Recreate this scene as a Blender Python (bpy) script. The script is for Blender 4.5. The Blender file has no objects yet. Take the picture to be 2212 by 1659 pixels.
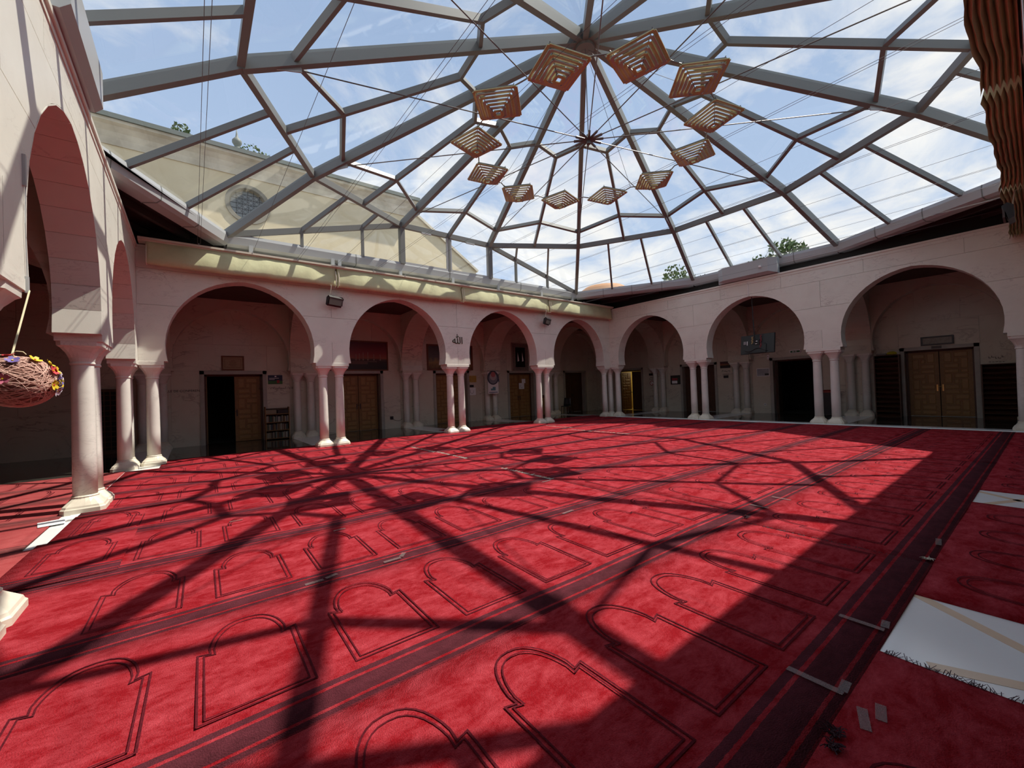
import bpy, bmesh, math, random
from mathutils import Vector, Matrix
random.seed(7)
sc = bpy.context.scene
COL = sc.collection
# ------------------------------------------------------------------ camera, sky, sun, exposure
P = 4.4467                                   # bay pitch of the arcade (m)
CAM = Vector((-16.76, -13.33, 1.55))
yaw, pit, rol = math.radians(37.918), math.radians(0.748), math.radians(-2.058)
fw = Vector((math.sin(yaw)*math.cos(pit), math.cos(yaw)*math.cos(pit), math.sin(pit)))
rt = Vector((math.cos(yaw), -math.sin(yaw), 0)); up = rt.cross(fw)
r2 = rt*math.cos(rol)+up*math.sin(rol); u2 = up*math.cos(rol)-rt*math.sin(rol)
cam_d = bpy.data.cameras.new('camera'); cam = bpy.data.objects.new('camera', cam_d); COL.objects.link(cam)
cam_d.sensor_width = 36; cam_d.lens = 36*886.0/2212; cam_d.clip_start = .05; cam_d.clip_end = 500
m = Matrix.Identity(4)
for i in range(3):
    m[i][0], m[i][1], m[i][2], m[i][3] = r2[i], u2[i], -fw[i], CAM[i]
cam.matrix_world = m
sc.camera = cam
sc.view_settings.view_transform = 'Standard'; sc.view_settings.look = 'None'
sc.view_settings.gamma = 1; sc.view_settings.use_curve_mapping = False
sc.view_settings.exposure = 0.52
try: sc.cycles.transparent_max_bounces = 24
except Exception: pass

SUNDIR = Vector((.535, -.192, 1)).normalized()          # towards the sun
sun_d = bpy.data.lights.new('sun', 'SUN'); sun_d.energy = 4.6; sun_d.angle = math.radians(.55); sun_d.color = (1, .94, .84)
sun = bpy.data.objects.new('sun', sun_d); COL.objects.link(sun)
sun.rotation_euler = SUNDIR.to_track_quat('Z', 'Y').to_euler(); sun.location = (10, -10, 30)

world = bpy.data.worlds.new('sky'); sc.world = world; world.use_nodes = True
nt = world.node_tree; nt.nodes.clear()
def N(nt, t, **k):
    n = nt.nodes.new(t)
    for a, b in k.items():
        if a == 'inp':
            for i, v in b.items(): n.inputs[i].default_value = v
        else: setattr(n, a, b)
    return n
def L(nt, a, b): nt.links.new(a, b)
tc = N(nt, 'ShaderNodeTexCoord'); sep = N(nt, 'ShaderNodeSeparateXYZ'); L(nt, tc.outputs['Generated'], sep.inputs[0])
zc = N(nt, 'ShaderNodeMath', operation='MAXIMUM', inp={1: 0.0}); L(nt, sep.outputs[2], zc.inputs[0])
za_ = N(nt, 'ShaderNodeMath', operation='ADD', inp={1: .18}); L(nt, zc.outputs[0], za_.inputs[0])
dx = N(nt, 'ShaderNodeMath', operation='DIVIDE'); L(nt, sep.outputs[0], dx.inputs[0]); L(nt, za_.outputs[0], dx.inputs[1])
dy = N(nt, 'ShaderNodeMath', operation='DIVIDE'); L(nt, sep.outputs[1], dy.inputs[0]); L(nt, za_.outputs[0], dy.inputs[1])
cb = N(nt, 'ShaderNodeCombineXYZ'); L(nt, dx.outputs[0], cb.inputs[0]); L(nt, dy.outputs[0], cb.inputs[1])
off = N(nt, 'ShaderNodeVectorMath', operation='ADD'); off.inputs[1].default_value = (12.6, 3.3, 7.7); L(nt, cb.outputs[0], off.inputs[0])
n1 = N(nt, 'ShaderNodeTexNoise', inp={'Scale': 2.3, 'Detail': 10.0, 'Roughness': .60, 'Distortion': .5}); L(nt, off.outputs[0], n1.inputs['Vector'])
n2 = N(nt, 'ShaderNodeTexNoise', inp={'Scale': .55, 'Detail': 3.0, 'Roughness': .5}); L(nt, off.outputs[0], n2.inputs['Vector'])
ad = N(nt, 'ShaderNodeMath', operation='MULTIPLY_ADD', inp={1: .6}); L(nt, n2.outputs[0], ad.inputs[0]); L(nt, n1.outputs[0], ad.inputs[2])
cr = N(nt, 'ShaderNodeValToRGB'); cr.color_ramp.elements[0].position = .72; cr.color_ramp.elements[0].color = (0, 0, 0, 1)
cr.color_ramp.elements[1].position = .95; cr.color_ramp.elements[1].color = (1, 1, 1, 1)
L(nt, ad.outputs[0], cr.inputs[0])
sky = N(nt, 'ShaderNodeValToRGB'); e = sky.color_ramp.elements
e[0].position = 0; e[0].color = (.35, .42, .51, 1); e[1].position = .75; e[1].color = (.185, .255, .385, 1)
q = sky.color_ramp.elements.new(.25); q.color = (.275, .35, .47, 1)
L(nt, zc.outputs[0], sky.inputs[0])
mx = N(nt, 'ShaderNodeMixRGB'); L(nt, cr.outputs[0], mx.inputs[0]); L(nt, sky.outputs[0], mx.inputs[1]); mx.inputs[2].default_value = (.52, .52, .515, 1)
bg = N(nt, 'ShaderNodeBackground', inp={'Strength': 1.4}); L(nt, mx.outputs[0], bg.inputs[0])
wo = N(nt, 'ShaderNodeOutputWorld'); L(nt, bg.outputs[0], wo.inputs[0])

# ------------------------------------------------------------------ materials
def mat(name, col, rough=.6, metal=0, spec=.5, noise=None, bump=None, emit=None, veins=None, trans=None):
    """procedural principled material; noise=(scale, colour2, amount), bump=(scale, strength), veins=(scale, colour, amount)"""
    M = bpy.data.materials.new(name); M.use_nodes = True; t = M.node_tree; b = t.nodes['Principled BSDF']
    b.inputs['Base Color'].default_value = (*col, 1); b.inputs['Roughness'].default_value = rough; b.inputs['Metallic'].default_value = metal
    b.inputs['Specular IOR Level'].default_value = spec
    if trans: b.inputs['Transmission Weight'].default_value = trans
    geo = N(t, 'ShaderNodeNewGeometry'); oi = N(t, 'ShaderNodeObjectInfo')
    vm = N(t, 'ShaderNodeVectorMath', operation='MULTIPLY_ADD'); vm.inputs[1].default_value = (1, 1, 1)
    sc3 = N(t, 'ShaderNodeVectorMath', operation='SCALE'); sc3.inputs['Scale'].default_value = 7.0
    cbn = N(t, 'ShaderNodeCombineXYZ'); L(t, oi.outputs['Random'], cbn.inputs[0]); L(t, oi.outputs['Random'], cbn.inputs[2])
    L(t, cbn.outputs[0], sc3.inputs[0]); L(t, geo.outputs['Position'], vm.inputs[0]); L(t, sc3.outputs[0], vm.inputs[2])
    cur = None
    if noise:
        n = N(t, 'ShaderNodeTexNoise', inp={'Scale': noise[0], 'Detail': 5.0, 'Roughness': .6}); L(t, vm.outputs[0], n.inputs['Vector'])
        r = N(t, 'ShaderNodeValToRGB'); r.color_ramp.elements[0].position = .35; r.color_ramp.elements[1].position = .7
        L(t, n.outputs[0], r.inputs[0])
        ml = N(t, 'ShaderNodeMath', operation='MULTIPLY', inp={1: noise[2]}); L(t, r.outputs[0], ml.inputs[0])
        x = N(t, 'ShaderNodeMixRGB'); x.inputs[1].default_value = (*col, 1); x.inputs[2].default_value = (*noise[1], 1)
        L(t, ml.outputs[0], x.inputs[0]); cur = x.outputs[0]
    if veins:
        n = N(t, 'ShaderNodeTexNoise', inp={'Scale': veins[0]*.6, 'Detail': 6.0, 'Roughness': .6, 'Distortion': 1.2})
        mp = N(t, 'ShaderNodeMapping'); mp.inputs['Rotation'].default_value = (.3, .5, .6); mp.inputs['Scale'].default_value = (1, 1, 2.6)
        L(t, vm.outputs[0], mp.inputs[0]); L(t, mp.outputs[0], n.inputs['Vector'])
        s = N(t, 'ShaderNodeMath', operation='SUBTRACT', inp={1: .5}); L(t, n.outputs[0], s.inputs[0])
        a = N(t, 'ShaderNodeMath', operation='ABSOLUTE'); L(t, s.outputs[0], a.inputs[0])
        r = N(t, 'ShaderNodeValToRGB'); r.color_ramp.elements[0].position = 0; r.color_ramp.elements[0].color = (1, 1, 1, 1)
        r.color_ramp.elements[1].position = .022; r.color_ramp.elements[1].color = (0, 0, 0, 1); L(t, a.outputs[0], r.inputs[0])
        big = N(t, 'ShaderNodeTexNoise', inp={'Scale': .9, 'Detail': 2.0}); L(t, vm.outputs[0], big.inputs['Vector'])
        rb = N(t, 'ShaderNodeValToRGB'); rb.color_ramp.elements[0].position = .45; rb.color_ramp.elements[1].position = .68; L(t, big.outputs[0], rb.inputs[0])
        m1 = N(t, 'ShaderNodeMath', operation='MULTIPLY'); L(t, r.outputs[0], m1.inputs[0]); L(t, rb.outputs[0], m1.inputs[1])
        m2 = N(t, 'ShaderNodeMath', operation='MULTIPLY', inp={1: veins[2]}); L(t, m1.outputs[0], m2.inputs[0])
        x = N(t, 'ShaderNodeMixRGB'); x.inputs[2].default_value = (*veins[1], 1)
        if cur: L(t, cur, x.inputs[1])
        else: x.inputs[1].default_value = (*col, 1)
        L(t, m2.outputs[0], x.inputs[0]); cur = x.outputs[0]
    if cur: L(t, cur, b.inputs['Base Color'])
    if bump:
        n = N(t, 'ShaderNodeTexNoise', inp={'Scale': bump[0], 'Detail': 4.0}); L(t, geo.outputs['Position'], n.inputs['Vector'])
        bp = N(t, 'ShaderNodeBump', inp={'Strength': bump[1], 'Distance': .01}); L(t, n.outputs[0], bp.inputs['Height']); L(t, bp.outputs[0], b.inputs['Normal'])
    if emit:
        b.inputs['Emission Color'].default_value = (*col, 1); b.inputs['Emission Strength'].default_value = emit
    return M
MARBLE = mat('marble', (.765, .755, .675), .38, noise=(1.6, (.69, .67, .595), .8), veins=(3.0, (.34, .29, .26), .6), bump=(60, .04))
MARBLE_JOINT = mat('marble_joint', (.30, .25, .23), .8)
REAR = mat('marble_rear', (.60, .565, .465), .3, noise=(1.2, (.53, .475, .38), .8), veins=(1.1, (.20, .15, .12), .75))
SHAFT = mat('marble_shaft', (.76, .74, .675), .28, noise=(3, (.67, .645, .585), .7), veins=(4, (.38, .34, .32), .5))
PLINTH = mat('marble_plinth', (.76, .70, .57), .4, noise=(5, (.58, .52, .42), .8))
FRAME_STONE = mat('grey_marble', (.38, .36, .315), .35, noise=(4, (.30, .285, .25), .8))
DARK_FLOOR = mat('polished_floor', (.045, .042, .035), .06, noise=(3, (.02, .02, .017), .8))
LIGHT_FLOOR = mat('white_floor', (.86, .87, .86), .12, veins=(2.5, (.55, .58, .60), .8), noise=(2, (.80, .81, .81), .6))
TAN = mat('tan_marble', (.78, .60, .43), .2, noise=(6, (.70, .52, .36), .7))
CEIL = mat('painted_ceiling', (.06, .042, .035), .7, noise=(5, (.10, .07, .05), .8))
STEEL = mat('grey_paint_steel', (.19, .20, .192), .42, spec=.4)
GUTTER = mat('aluminium_gutter', (.43, .45, .46), .4, metal=.1)
GASKET = mat('black_gasket', (.02, .02, .02), .6)
ROD = mat('steel_rod', (.16, .145, .14), .4, metal=.5)
CABLE = mat('cable', (.10, .09, .10), .5)
DARK = mat('dark_steel', (.03, .024, .022), .6)
FASCIA = mat('dark_panel', (.022, .018, .017), .7)
CANVAS = mat('green_canvas', (.60, .60, .36), .75, noise=(2.5, (.47, .46, .27), .7), bump=(9, .5))
CANVAS2 = mat('brown_canvas', (.20, .13, .10), .8, noise=(3, (.15, .095, .075), .7))
CREAM = mat('cream_metal', (.66, .60, .48), .5)
WOOD = mat('honey_wood', (.25, .122, .036), .5, noise=(14, (.19, .088, .024), .8))
WOOD_D = mat('dark_wood', (.09, .035, .016), .5, noise=(14, (.05, .02, .01), .8))
WOOD_P = mat('wood_panel', (.33, .168, .053), .45, noise=(18, (.26, .13, .04), .8))
ROOMDARK = mat('dark_room', (.012, .01, .009), .9)  # near-black: the darkness behind doors and lattice is put into the colour
BLACKP = mat('black_plastic', (.015, .016, .017), .4)
TVBACK = mat('tv_back', (.022, .028, .028), .45)
WHITE = mat('white_paper', (.84, .84, .83), .7)
BRASS = mat('brass', (.75, .52, .18), .3, metal=.9)
PLASTER = mat('ochre_plaster', (.80, .69, .47), .85, noise=(.7, (.70, .58, .37), .9), bump=(3, .3))
CORNICE = mat('plaster_cornice', (.80, .73, .57), .8, noise=(1.5, (.48, .42, .32), .8))
ROOFGREEN = mat('zinc_edge', (.17, .19, .17), .6)
SURROUND = mat('window_surround', (.30, .27, .21), .8)
LEAF = mat('leaves', (.10, .16, .035), .6, noise=(2, (.05, .09, .02), .9))
BARK = mat('bark', (.08, .06, .04), .9)
TILE = mat('terracotta', (.45, .24, .12), .8)
GOLD = mat('amber_glass', (.50, .47, .21), .3, spec=.6, noise=(20, (.37, .34, .13), .7))
CLEARBAR = mat('clear_bar', (.42, .42, .38), .15, spec=.8)
YARN = mat('pink_yarn', (.72, .46, .38), .85)
YARN_IN = mat('yarn_core', (.20, .095, .075), .9, noise=(40, (.32, .17, .13), .8))
ROPE = mat('rope', (.55, .50, .33), .9)
INK = mat('black_ink', (.012, .012, .012), .7)
BRONZE = mat('bronze', (.05, .035, .012), .4, metal=.6)
def flat(name, c, r=.6): return mat(name, c, r)
def glass_mat():
    M = bpy.data.materials.new('roof_glass'); M.use_nodes = True; t = M.node_tree; t.nodes.clear()
    tr = N(t, 'ShaderNodeBsdfTransparent'); tr.inputs[0].default_value = (.985, .988, .985, 1)
    gl = N(t, 'ShaderNodeBsdfGlossy', inp={'Roughness': .02}); gl.inputs[0].default_value = (.9, .95, 1, 1)
    lw = N(t, 'ShaderNodeLayerWeight', inp={'Blend': .5})
    pw = N(t, 'ShaderNodeMath', operation='POWER', inp={1: 4.0}); L(t, lw.outputs['Facing'], pw.inputs[0])
    ma = N(t, 'ShaderNodeMath', operation='MULTIPLY_ADD', inp={1: .45, 2: .035}); L(t, pw.outputs[0], ma.inputs[0])
    mixs = N(t, 'ShaderNodeMixShader'); L(t, ma.outputs[0], mixs.inputs[0]); L(t, tr.outputs[0], mixs.inputs[1]); L(t, gl.outputs[0], mixs.inputs[2])
    o = N(t, 'ShaderNodeOutputMaterial'); L(t, mixs.outputs[0], o.inputs[0]); return M
GLASS = glass_mat()
def rug_mat(name, field, field_sheen, band, faded=0):
    """woven stripes along the rug's long edge (object space), sheen of the pressed nap painted in by noise"""
    M = bpy.data.materials.new(name); M.use_nodes = True; t = M.node_tree; b = t.nodes['Principled BSDF']
    b.inputs['Roughness'].default_value = .95; b.inputs['Specular IOR Level'].default_value = .1
    tc = N(t, 'ShaderNodeTexCoord'); sp = N(t, 'ShaderNodeSeparateXYZ'); L(t, tc.outputs['Object'], sp.inputs[0])
    nz = N(t, 'ShaderNodeTexNoise', inp={'Scale': 45.0, 'Detail': 2.0}); L(t, tc.outputs['Object'], nz.inputs['Vector'])
    wob = N(t, 'ShaderNodeMath', operation='MULTIPLY_ADD', inp={1: .008, 2: -.004}); L(t, nz.outputs[0], wob.inputs[0])
    yy = N(t, 'ShaderNodeMath', operation='ADD'); L(t, sp.outputs[1], yy.inputs[0]); L(t, wob.outputs[0], yy.inputs[1])
    dv = N(t, 'ShaderNodeMath', operation='DIVIDE', inp={1: .4}); L(t, yy.outputs[0], dv.inputs[0])
    r = N(t, 'ShaderNodeValToRGB'); r.color_ramp.interpolation = 'CONSTANT'
    stops = [(0, 'p'), (.012, 'd'), (.046, 'r'), (.066, 'd'), (.198, 'r'), (.220, 'd'), (.262, 'r')]
    cols = {'p': .35, 'd': 0.0, 'r': 1.0}
    el = r.color_ramp.elements; el[0].position = 0; el[0].color = (.35,)*3+(1,); el[1].position = .262/.4; el[1].color = (1, 1, 1, 1)
    for pz, k in stops[1:-1]:
        q = el.new(pz/.4); q.color = (cols[k],)*3+(1,)
    L(t, dv.outputs[0], r.inputs[0])
    geo = N(t, 'ShaderNodeNewGeometry')
    mp = N(t, 'ShaderNodeMapping'); mp.inputs['Scale'].default_value = (.9, 1.6, 1); L(t, geo.outputs['Position'], mp.inputs[0])
    w = N(t, 'ShaderNodeTexNoise', inp={'Scale': 3.6, 'Detail': 12.0, 'Roughness': .82, 'Distortion': .3}); L(t, mp.outputs[0], w.inputs['Vector'])
    wr = N(t, 'ShaderNodeValToRGB'); wr.color_ramp.elements[0].position = .42; wr.color_ramp.elements[1].position = .68; L(t, w.outputs[0], wr.inputs[0])
    fm = N(t, 'ShaderNodeMixRGB'); fm.inputs[1].default_value = (*field, 1); fm.inputs[2].default_value = (*field_sheen, 1); L(t, wr.outputs[0], fm.inputs[0])  # paler noise patches put the pile's sheen into the colour
    dm = N(t, 'ShaderNodeMixRGB'); dm.inputs[1].default_value = (*band, 1); dm.inputs[2].default_value = tuple(c*1.9 for c in band)+(1,); L(t, wr.outputs[0], dm.inputs[0])
    x = N(t, 'ShaderNodeMixRGB'); L(t, r.outputs[0], x.inputs[0]); L(t, dm.outputs[0], x.inputs[1]); L(t, fm.outputs[0], x.inputs[2])
    L(t, x.outputs[0], b.inputs['Base Color'])
    pile = N(t, 'ShaderNodeTexNoise', inp={'Scale': 160.0, 'Detail': 3.0}); L(t, geo.outputs['Position'], pile.inputs['Vector'])
    lump = N(t, 'ShaderNodeTexNoise', inp={'Scale': 3.0, 'Detail': 3.0}); L(t, geo.outputs['Position'], lump.inputs['Vector'])
    add = N(t, 'ShaderNodeMath', operation='MULTIPLY_ADD', inp={1: 2.5}); L(t, lump.outputs[0], add.inputs[0]); L(t, pile.outputs[0], add.inputs[2])
    bp = N(t, 'ShaderNodeBump', inp={'Strength': .7, 'Distance': .014}); L(t, add.outputs[0], bp.inputs['Height']); L(t, bp.outputs[0], b.inputs['Normal'])
    return M
RUG = rug_mat('prayer_rug', (.245, .0055, .0105), (.46, .058, .075), (.068, .014, .020))
RUG_OLD = rug_mat('faded_rug', (.32, .05, .052), (.40, .09, .088), (.12, .034, .034))
NICHE = mat('niche_line', (.06, .006, .010), .95, noise=(60, (.14, .011, .019), .8), spec=.1)

# ------------------------------------------------------------------ mesh helpers
class MB:
    def __init__(s): s.v = []; s.f = []
    def add(s, vs, fs):
        o = len(s.v); s.v += [tuple(x) for x in vs]; s.f += [tuple(i+o for i in f) for f in fs]; return s
    def box(s, x0, x1, y0, y1, z0, z1):
        return s.add([(x0,y0,z0),(x1,y0,z0),(x1,y1,z0),(x0,y1,z0),(x0,y0,z1),(x1,y0,z1),(x1,y1,z1),(x0,y1,z1)],
                     [(0,3,2,1),(4,5,6,7),(0,1,5,4),(1,2,6,5),(2,3,7,6),(3,0,4,7)])
    def beam(s, p, q, w, h, upv=(0,0,1), dz=0):
        p, q = Vector(p), Vector(q); d = (q-p).normalized(); u = Vector(upv); u = (u-d*u.dot(d)).normalized(); r = d.cross(u)
        a = []
        for c in (p, q):
            for sx, sy in ((-1,-1),(1,-1),(1,1),(-1,1)): a.append(c+r*(sx*w/2)+u*(sy*h/2+dz))
        return s.add(a, [(0,1,2,3),(4,7,6,5),(0,4,5,1),(1,5,6,2),(2,6,7,3),(3,7,4,0)])
    def tube(s, pts, r, n=6, closed=False):
        pts = [Vector(p) for p in pts]; k = len(pts); rings = []
        for i, p in enumerate(pts):
            a = pts[(i-1) % k] if (closed or i > 0) else p; b = pts[(i+1) % k] if (closed or i < k-1) else p
            d = (b-a).normalized(); ref = Vector((0,0,1)) if abs(d.z) < .9 else Vector((1,0,0)); u = d.cross(ref).normalized(); w = d.cross(u)
            rr = r[i] if isinstance(r, (list, tuple)) else r
            rings.append([p+u*(rr*math.cos(2*math.pi*j/n))+w*(rr*math.sin(2*math.pi*j/n)) for j in range(n)])
        vs = [v for R in rings for v in R]; fs = []
        for i in range(k if closed else k-1):
            i2 = (i+1) % k
            for j in range(n): fs.append((i*n+j, i*n+(j+1)%n, i2*n+(j+1)%n, i2*n+j))
        if not closed: fs += [tuple(range(n-1,-1,-1)), tuple((k-1)*n+j for j in range(n))]
        return s.add(vs, fs)
    def rings(s, rings, cap=True):
        n = len(rings[0]); vs = [v for R in rings for v in R]; fs = []
        for i in range(len(rings)-1):
            for j in range(n): fs.append((i*n+j, i*n+(j+1)%n, (i+1)*n+(j+1)%n, (i+1)*n+j))
        if cap: fs += [tuple(range(n-1,-1,-1)), tuple((len(rings)-1)*n+j for j in range(n))]
        return s.add(vs, fs)
    def prism(s, poly, d):
        """extrude a planar polygon (list of 3-D points) by vector d"""
        n = len(poly); d = Vector(d); a = [Vector(p) for p in poly]
        return s.add(a+[p+d for p in a], [tuple(range(n-1,-1,-1)), tuple(range(n, 2*n))]+[(i,(i+1)%n,(i+1)%n+n,i+n) for i in range(n)])
    def mesh(s, name, smooth=False):
        me = bpy.data.meshes.new(name); me.from_pydata([tuple(v) for v in s.v], [], s.f); me.update()
        bm = bmesh.new(); bm.from_mesh(me); bmesh.ops.recalc_face_normals(bm, faces=bm.faces); bm.to_mesh(me); bm.free()
        if smooth:
            for p_ in me.polygons: p_.use_smooth = True
        return me
def obj(name, mb, material, parent=None, smooth=False, loc=None, rot=None, kind=None, local=False):
    me = mb.mesh(name, smooth) if isinstance(mb, MB) else mb
    if isinstance(mb, MB): me.materials.append(material)
    o = bpy.data.objects.new(name, me); COL.objects.link(o)
    if loc is not None: o.location = loc
    if rot is not None: o.rotation_euler = rot
    if parent is not None:
        o.parent = parent
        if not local: o.matrix_parent_inverse = Matrix.LocRotScale(parent.location, parent.rotation_euler, None).inverted()
    if kind: o['kind'] = kind
    return o
def tag(o, label, cat, group=None, kind=None):
    o['label'] = label; o['category'] = cat
    if group: o['group'] = group
    if kind: o['kind'] = kind
    return o
def thing(name, label, cat, loc=(0,0,0), group=None, rotz=0):
    o = bpy.data.objects.new(name, None); COL.objects.link(o); o.location = loc; o.rotation_euler = (0,0,rotz); o.empty_display_size = .1
    return tag(o, label, cat, group)
def struct(name, mb, material, label=None, cat=None):
    o = obj(name, mb, material); o['kind'] = 'structure'
    if label: o['label'] = label; o['category'] = cat or name.split('_')[0]
    return o
def bevel(o, w=.004, seg=1):
    md = o.modifiers.new('bevel', 'BEVEL'); md.width = w; md.segments = seg; md.limit_method = 'ANGLE'; return o
def text(name, body, size, loc, rot, material, parent=None, ext=.002, align='CENTER', kind=None, width=None):
    c = bpy.data.curves.new(name, 'FONT'); c.body = body; c.size = size; c.extrude = ext; c.align_x = align; c.align_y = 'CENTER'
    c.resolution_u = 3; c.materials.append(material)
    tmp = bpy.data.objects.new(name, c); COL.objects.link(tmp); bpy.context.view_layer.update()
    me = bpy.data.meshes.new_from_object(tmp.evaluated_get(bpy.context.evaluated_depsgraph_get())); bpy.data.objects.remove(tmp)
    if not me.materials: me.materials.append(material)
    o = bpy.data.objects.new(name, me); COL.objects.link(o); o.location = loc; o.rotation_euler = rot
    if parent:
        o.parent = parent; o.matrix_parent_inverse = Matrix.LocRotScale(parent.location, parent.rotation_euler, None).inverted()
    return o
ROT_B = (math.pi/2, 0, 0)               # lettering facing -y (rear of gallery B)
ROT_C = (math.pi/2, 0, -math.pi/2)      # lettering facing -x (rear of gallery C)
# ------------------------------------------------------------------ the arcaded court
T = .488                # wall thickness
ZS, ZI, ZT = 2.56, 2.46, 5.35   # arch spring, impost underside, wall top
DS, DR, DD = 4.1, 4.45, 4.75    # depths of blind arcade face, rear wall face, door plane
ZC = 5.05
FB = lambda u, d, z: (-u, d, z)
FC = lambda u, d, z: (d, -u, z)
FA = lambda u, d, z: (-4*P-d, -u, z)
FD = lambda u, d, z: (-u, -3*P-d, z)
def arch(u0, u1, n=14):
    """pointed horseshoe arch between two impost edges: (u, z) points from the left spring to the right spring"""
    c = (u0+u1)/2; h = (u1-u0)/2-.068; s = h/1.675
    e, r, z0 = .108*s, 1.823*s, ZS+.38*s
    a0 = math.asin(-.38*s/r); a1 = math.acos(e/r)
    R = []
    for i in range(n+1):
        a = a0+(a1-a0)*i/n; R.append((-e+r*math.cos(a), z0+r*math.sin(a)))
    return [(c-x, z) for x, z in R]+[(c+x, z) for x, z in R[-2::-1]]
def arcade_poly(ua, ub, openings, top):
    pts = [(ua, top), (ua, ZS)]
    for a, b in openings: pts += arch(a, b)
    return pts+[(ub, ZS), (ub, top)]
def cut_slabs(poly, us, zs, us_alt, gap=.004):
    """cut a (u, z) outline along joint lines into separate slab outlines"""
    bm = bmesh.new(); vs = [bm.verts.new((u, 0, z)) for u, z in poly]; bm.faces.new(vs)
    def bis(co, no): bmesh.ops.bisect_plane(bm, geom=bm.verts[:]+bm.edges[:]+bm.faces[:], plane_co=co, plane_no=no, dist=1e-5)
    for z in zs:
        bis((0,0,z-gap), (0,0,1)); bis((0,0,z+gap), (0,0,1))
    rows = [-1]+list(zs)+[99]
    for i in range(len(rows)-1):
        for u in (us if i % 2 == 0 else us_alt):
            for q in (u-gap, u+gap):
                fs = [f for f in bm.faces if rows[i] < f.calc_center_median().z < rows[i+1]]
                g = set(fs); [g.update(f.edges) for f in fs]; [g.update(f.verts) for f in fs]
                bmesh.ops.bisect_plane(bm, geom=list(g), plane_co=(q,0,0), plane_no=(1,0,0), dist=1e-5)
    out = []
    for f in bm.faces:
        c = f.calc_center_median()
        if f.calc_area() < .004: continue
        zz = [v.co.z for v in f.verts]; uu = [v.co.x for v in f.verts]
        if max(zz)-min(zz) < gap*2.5 or max(uu)-min(uu) < gap*2.5: continue
        out.append([(v.co.x, v.co.z) for v in f.verts])
    bm.free(); return out
def slabs(parent, F, d, polys, material, name='marble_slab', th=.02):
    for pl in polys:
        dv = Vector(F(0, th, 0))-Vector(F(0, 0, 0))
        o = obj(name, MB().prism([F(u, d, z) for u, z in pl], dv), material, parent)
def wall(name, F, ua, ub, nb, label):
    ops = [(k*P+.48, (k+1)*P-.48) for k in range(nb)]
    poly = arcade_poly(ua, ub, ops, ZT)
    dv = Vector(F(0, T-.02, 0))-Vector(F(0, 0, 0))
    w = struct(name, MB().prism([F(u, .02, z) for u, z in poly], dv), MARBLE, label, 'wall')
    us = [k*P for k in range(nb+1)]+[k*P+P/2 for k in range(nb)]
    ua_ = [k*P-1.15 for k in range(1, nb+1)]+[k*P+1.15 for k in range(nb)]
    slabs(w, F, 0, cut_slabs(poly, us, [3.18, 3.95, 4.84], ua_), MARBLE)
    cmb = MB()
    for d0, d1, z0, z1 in ((-.012, .06, 5.25, 5.29), (-.008, .2, 5.29, 5.34), (-.035, T, 5.34, 5.40)):
        a, b = Vector(F(ua, d0, z0)), Vector(F(ub, d1, z1))
        cmb.box(min(a.x,b.x), max(a.x,b.x), min(a.y,b.y), max(a.y,b.y), z0, z1)
    obj('cornice', cmb, MARBLE, w)
    for k in range(nb+1):
        u0, u1 = max(k*P-.48, ua), min(k*P+.48, ub)
        a, b = Vector(F(u0, -.004, 0)), Vector(F(u1, T, 0))
        bevel(obj('impost_block', MB().box(min(a.x,b.x), max(a.x,b.x), min(a.y,b.y), max(a.y,b.y), ZI, ZS), MARBLE, w))
    return w, ops
WB, opsB = wall('wall_back', FB, -T, 4*P+T, 4, 'marble arcade wall with four arches under the green canvas awning')
WC, opsC = wall('wall_right', FC, 0, 3*P, 3, 'shaded marble arcade wall with three arches and a hanging television')
WA, opsA = wall('wall_left', FA, 0, 3*P, 3, 'sunlit marble arcade wall at the left edge with steep arches')
WD, opsD = wall('wall_front', FD, -T, 4*P+T, 4, 'marble arcade wall along the near edge of the court')
# soffit stones of the two visible left-hand arches
for k in (0, 1):
    pts = arch(*opsA[k], n=9)
    c = (opsA[k][0]+opsA[k][1])/2
    for i in range(len(pts)-1):
        (u0, z0), (u1, z1) = pts[i], pts[i+1]
        du, dz = u1-u0, z1-z0; ln = math.hypot(du, dz); g = .004/ln
        a = (u0+du*g, z0+dz*g); b = (u1-du*g, z1-dz*g)
        nu, nz = dz/ln, -du/ln
        if (c-a[0])*nu+(3.2-a[1])*nz < 0: nu, nz = -nu, -nz
        t_ = .012
        obj('soffit_stone', MB().prism([FA(a[0], .0, a[1]), FA(b[0], .0, b[1]), FA(b[0]+nu*t_, .0, b[1]+nz*t_), FA(a[0]+nu*t_, .0, a[1]+nz*t_)],
            Vector(FA(0, T, 0))-Vector(FA(0, 0, 0))), MARBLE, WA)
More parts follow.
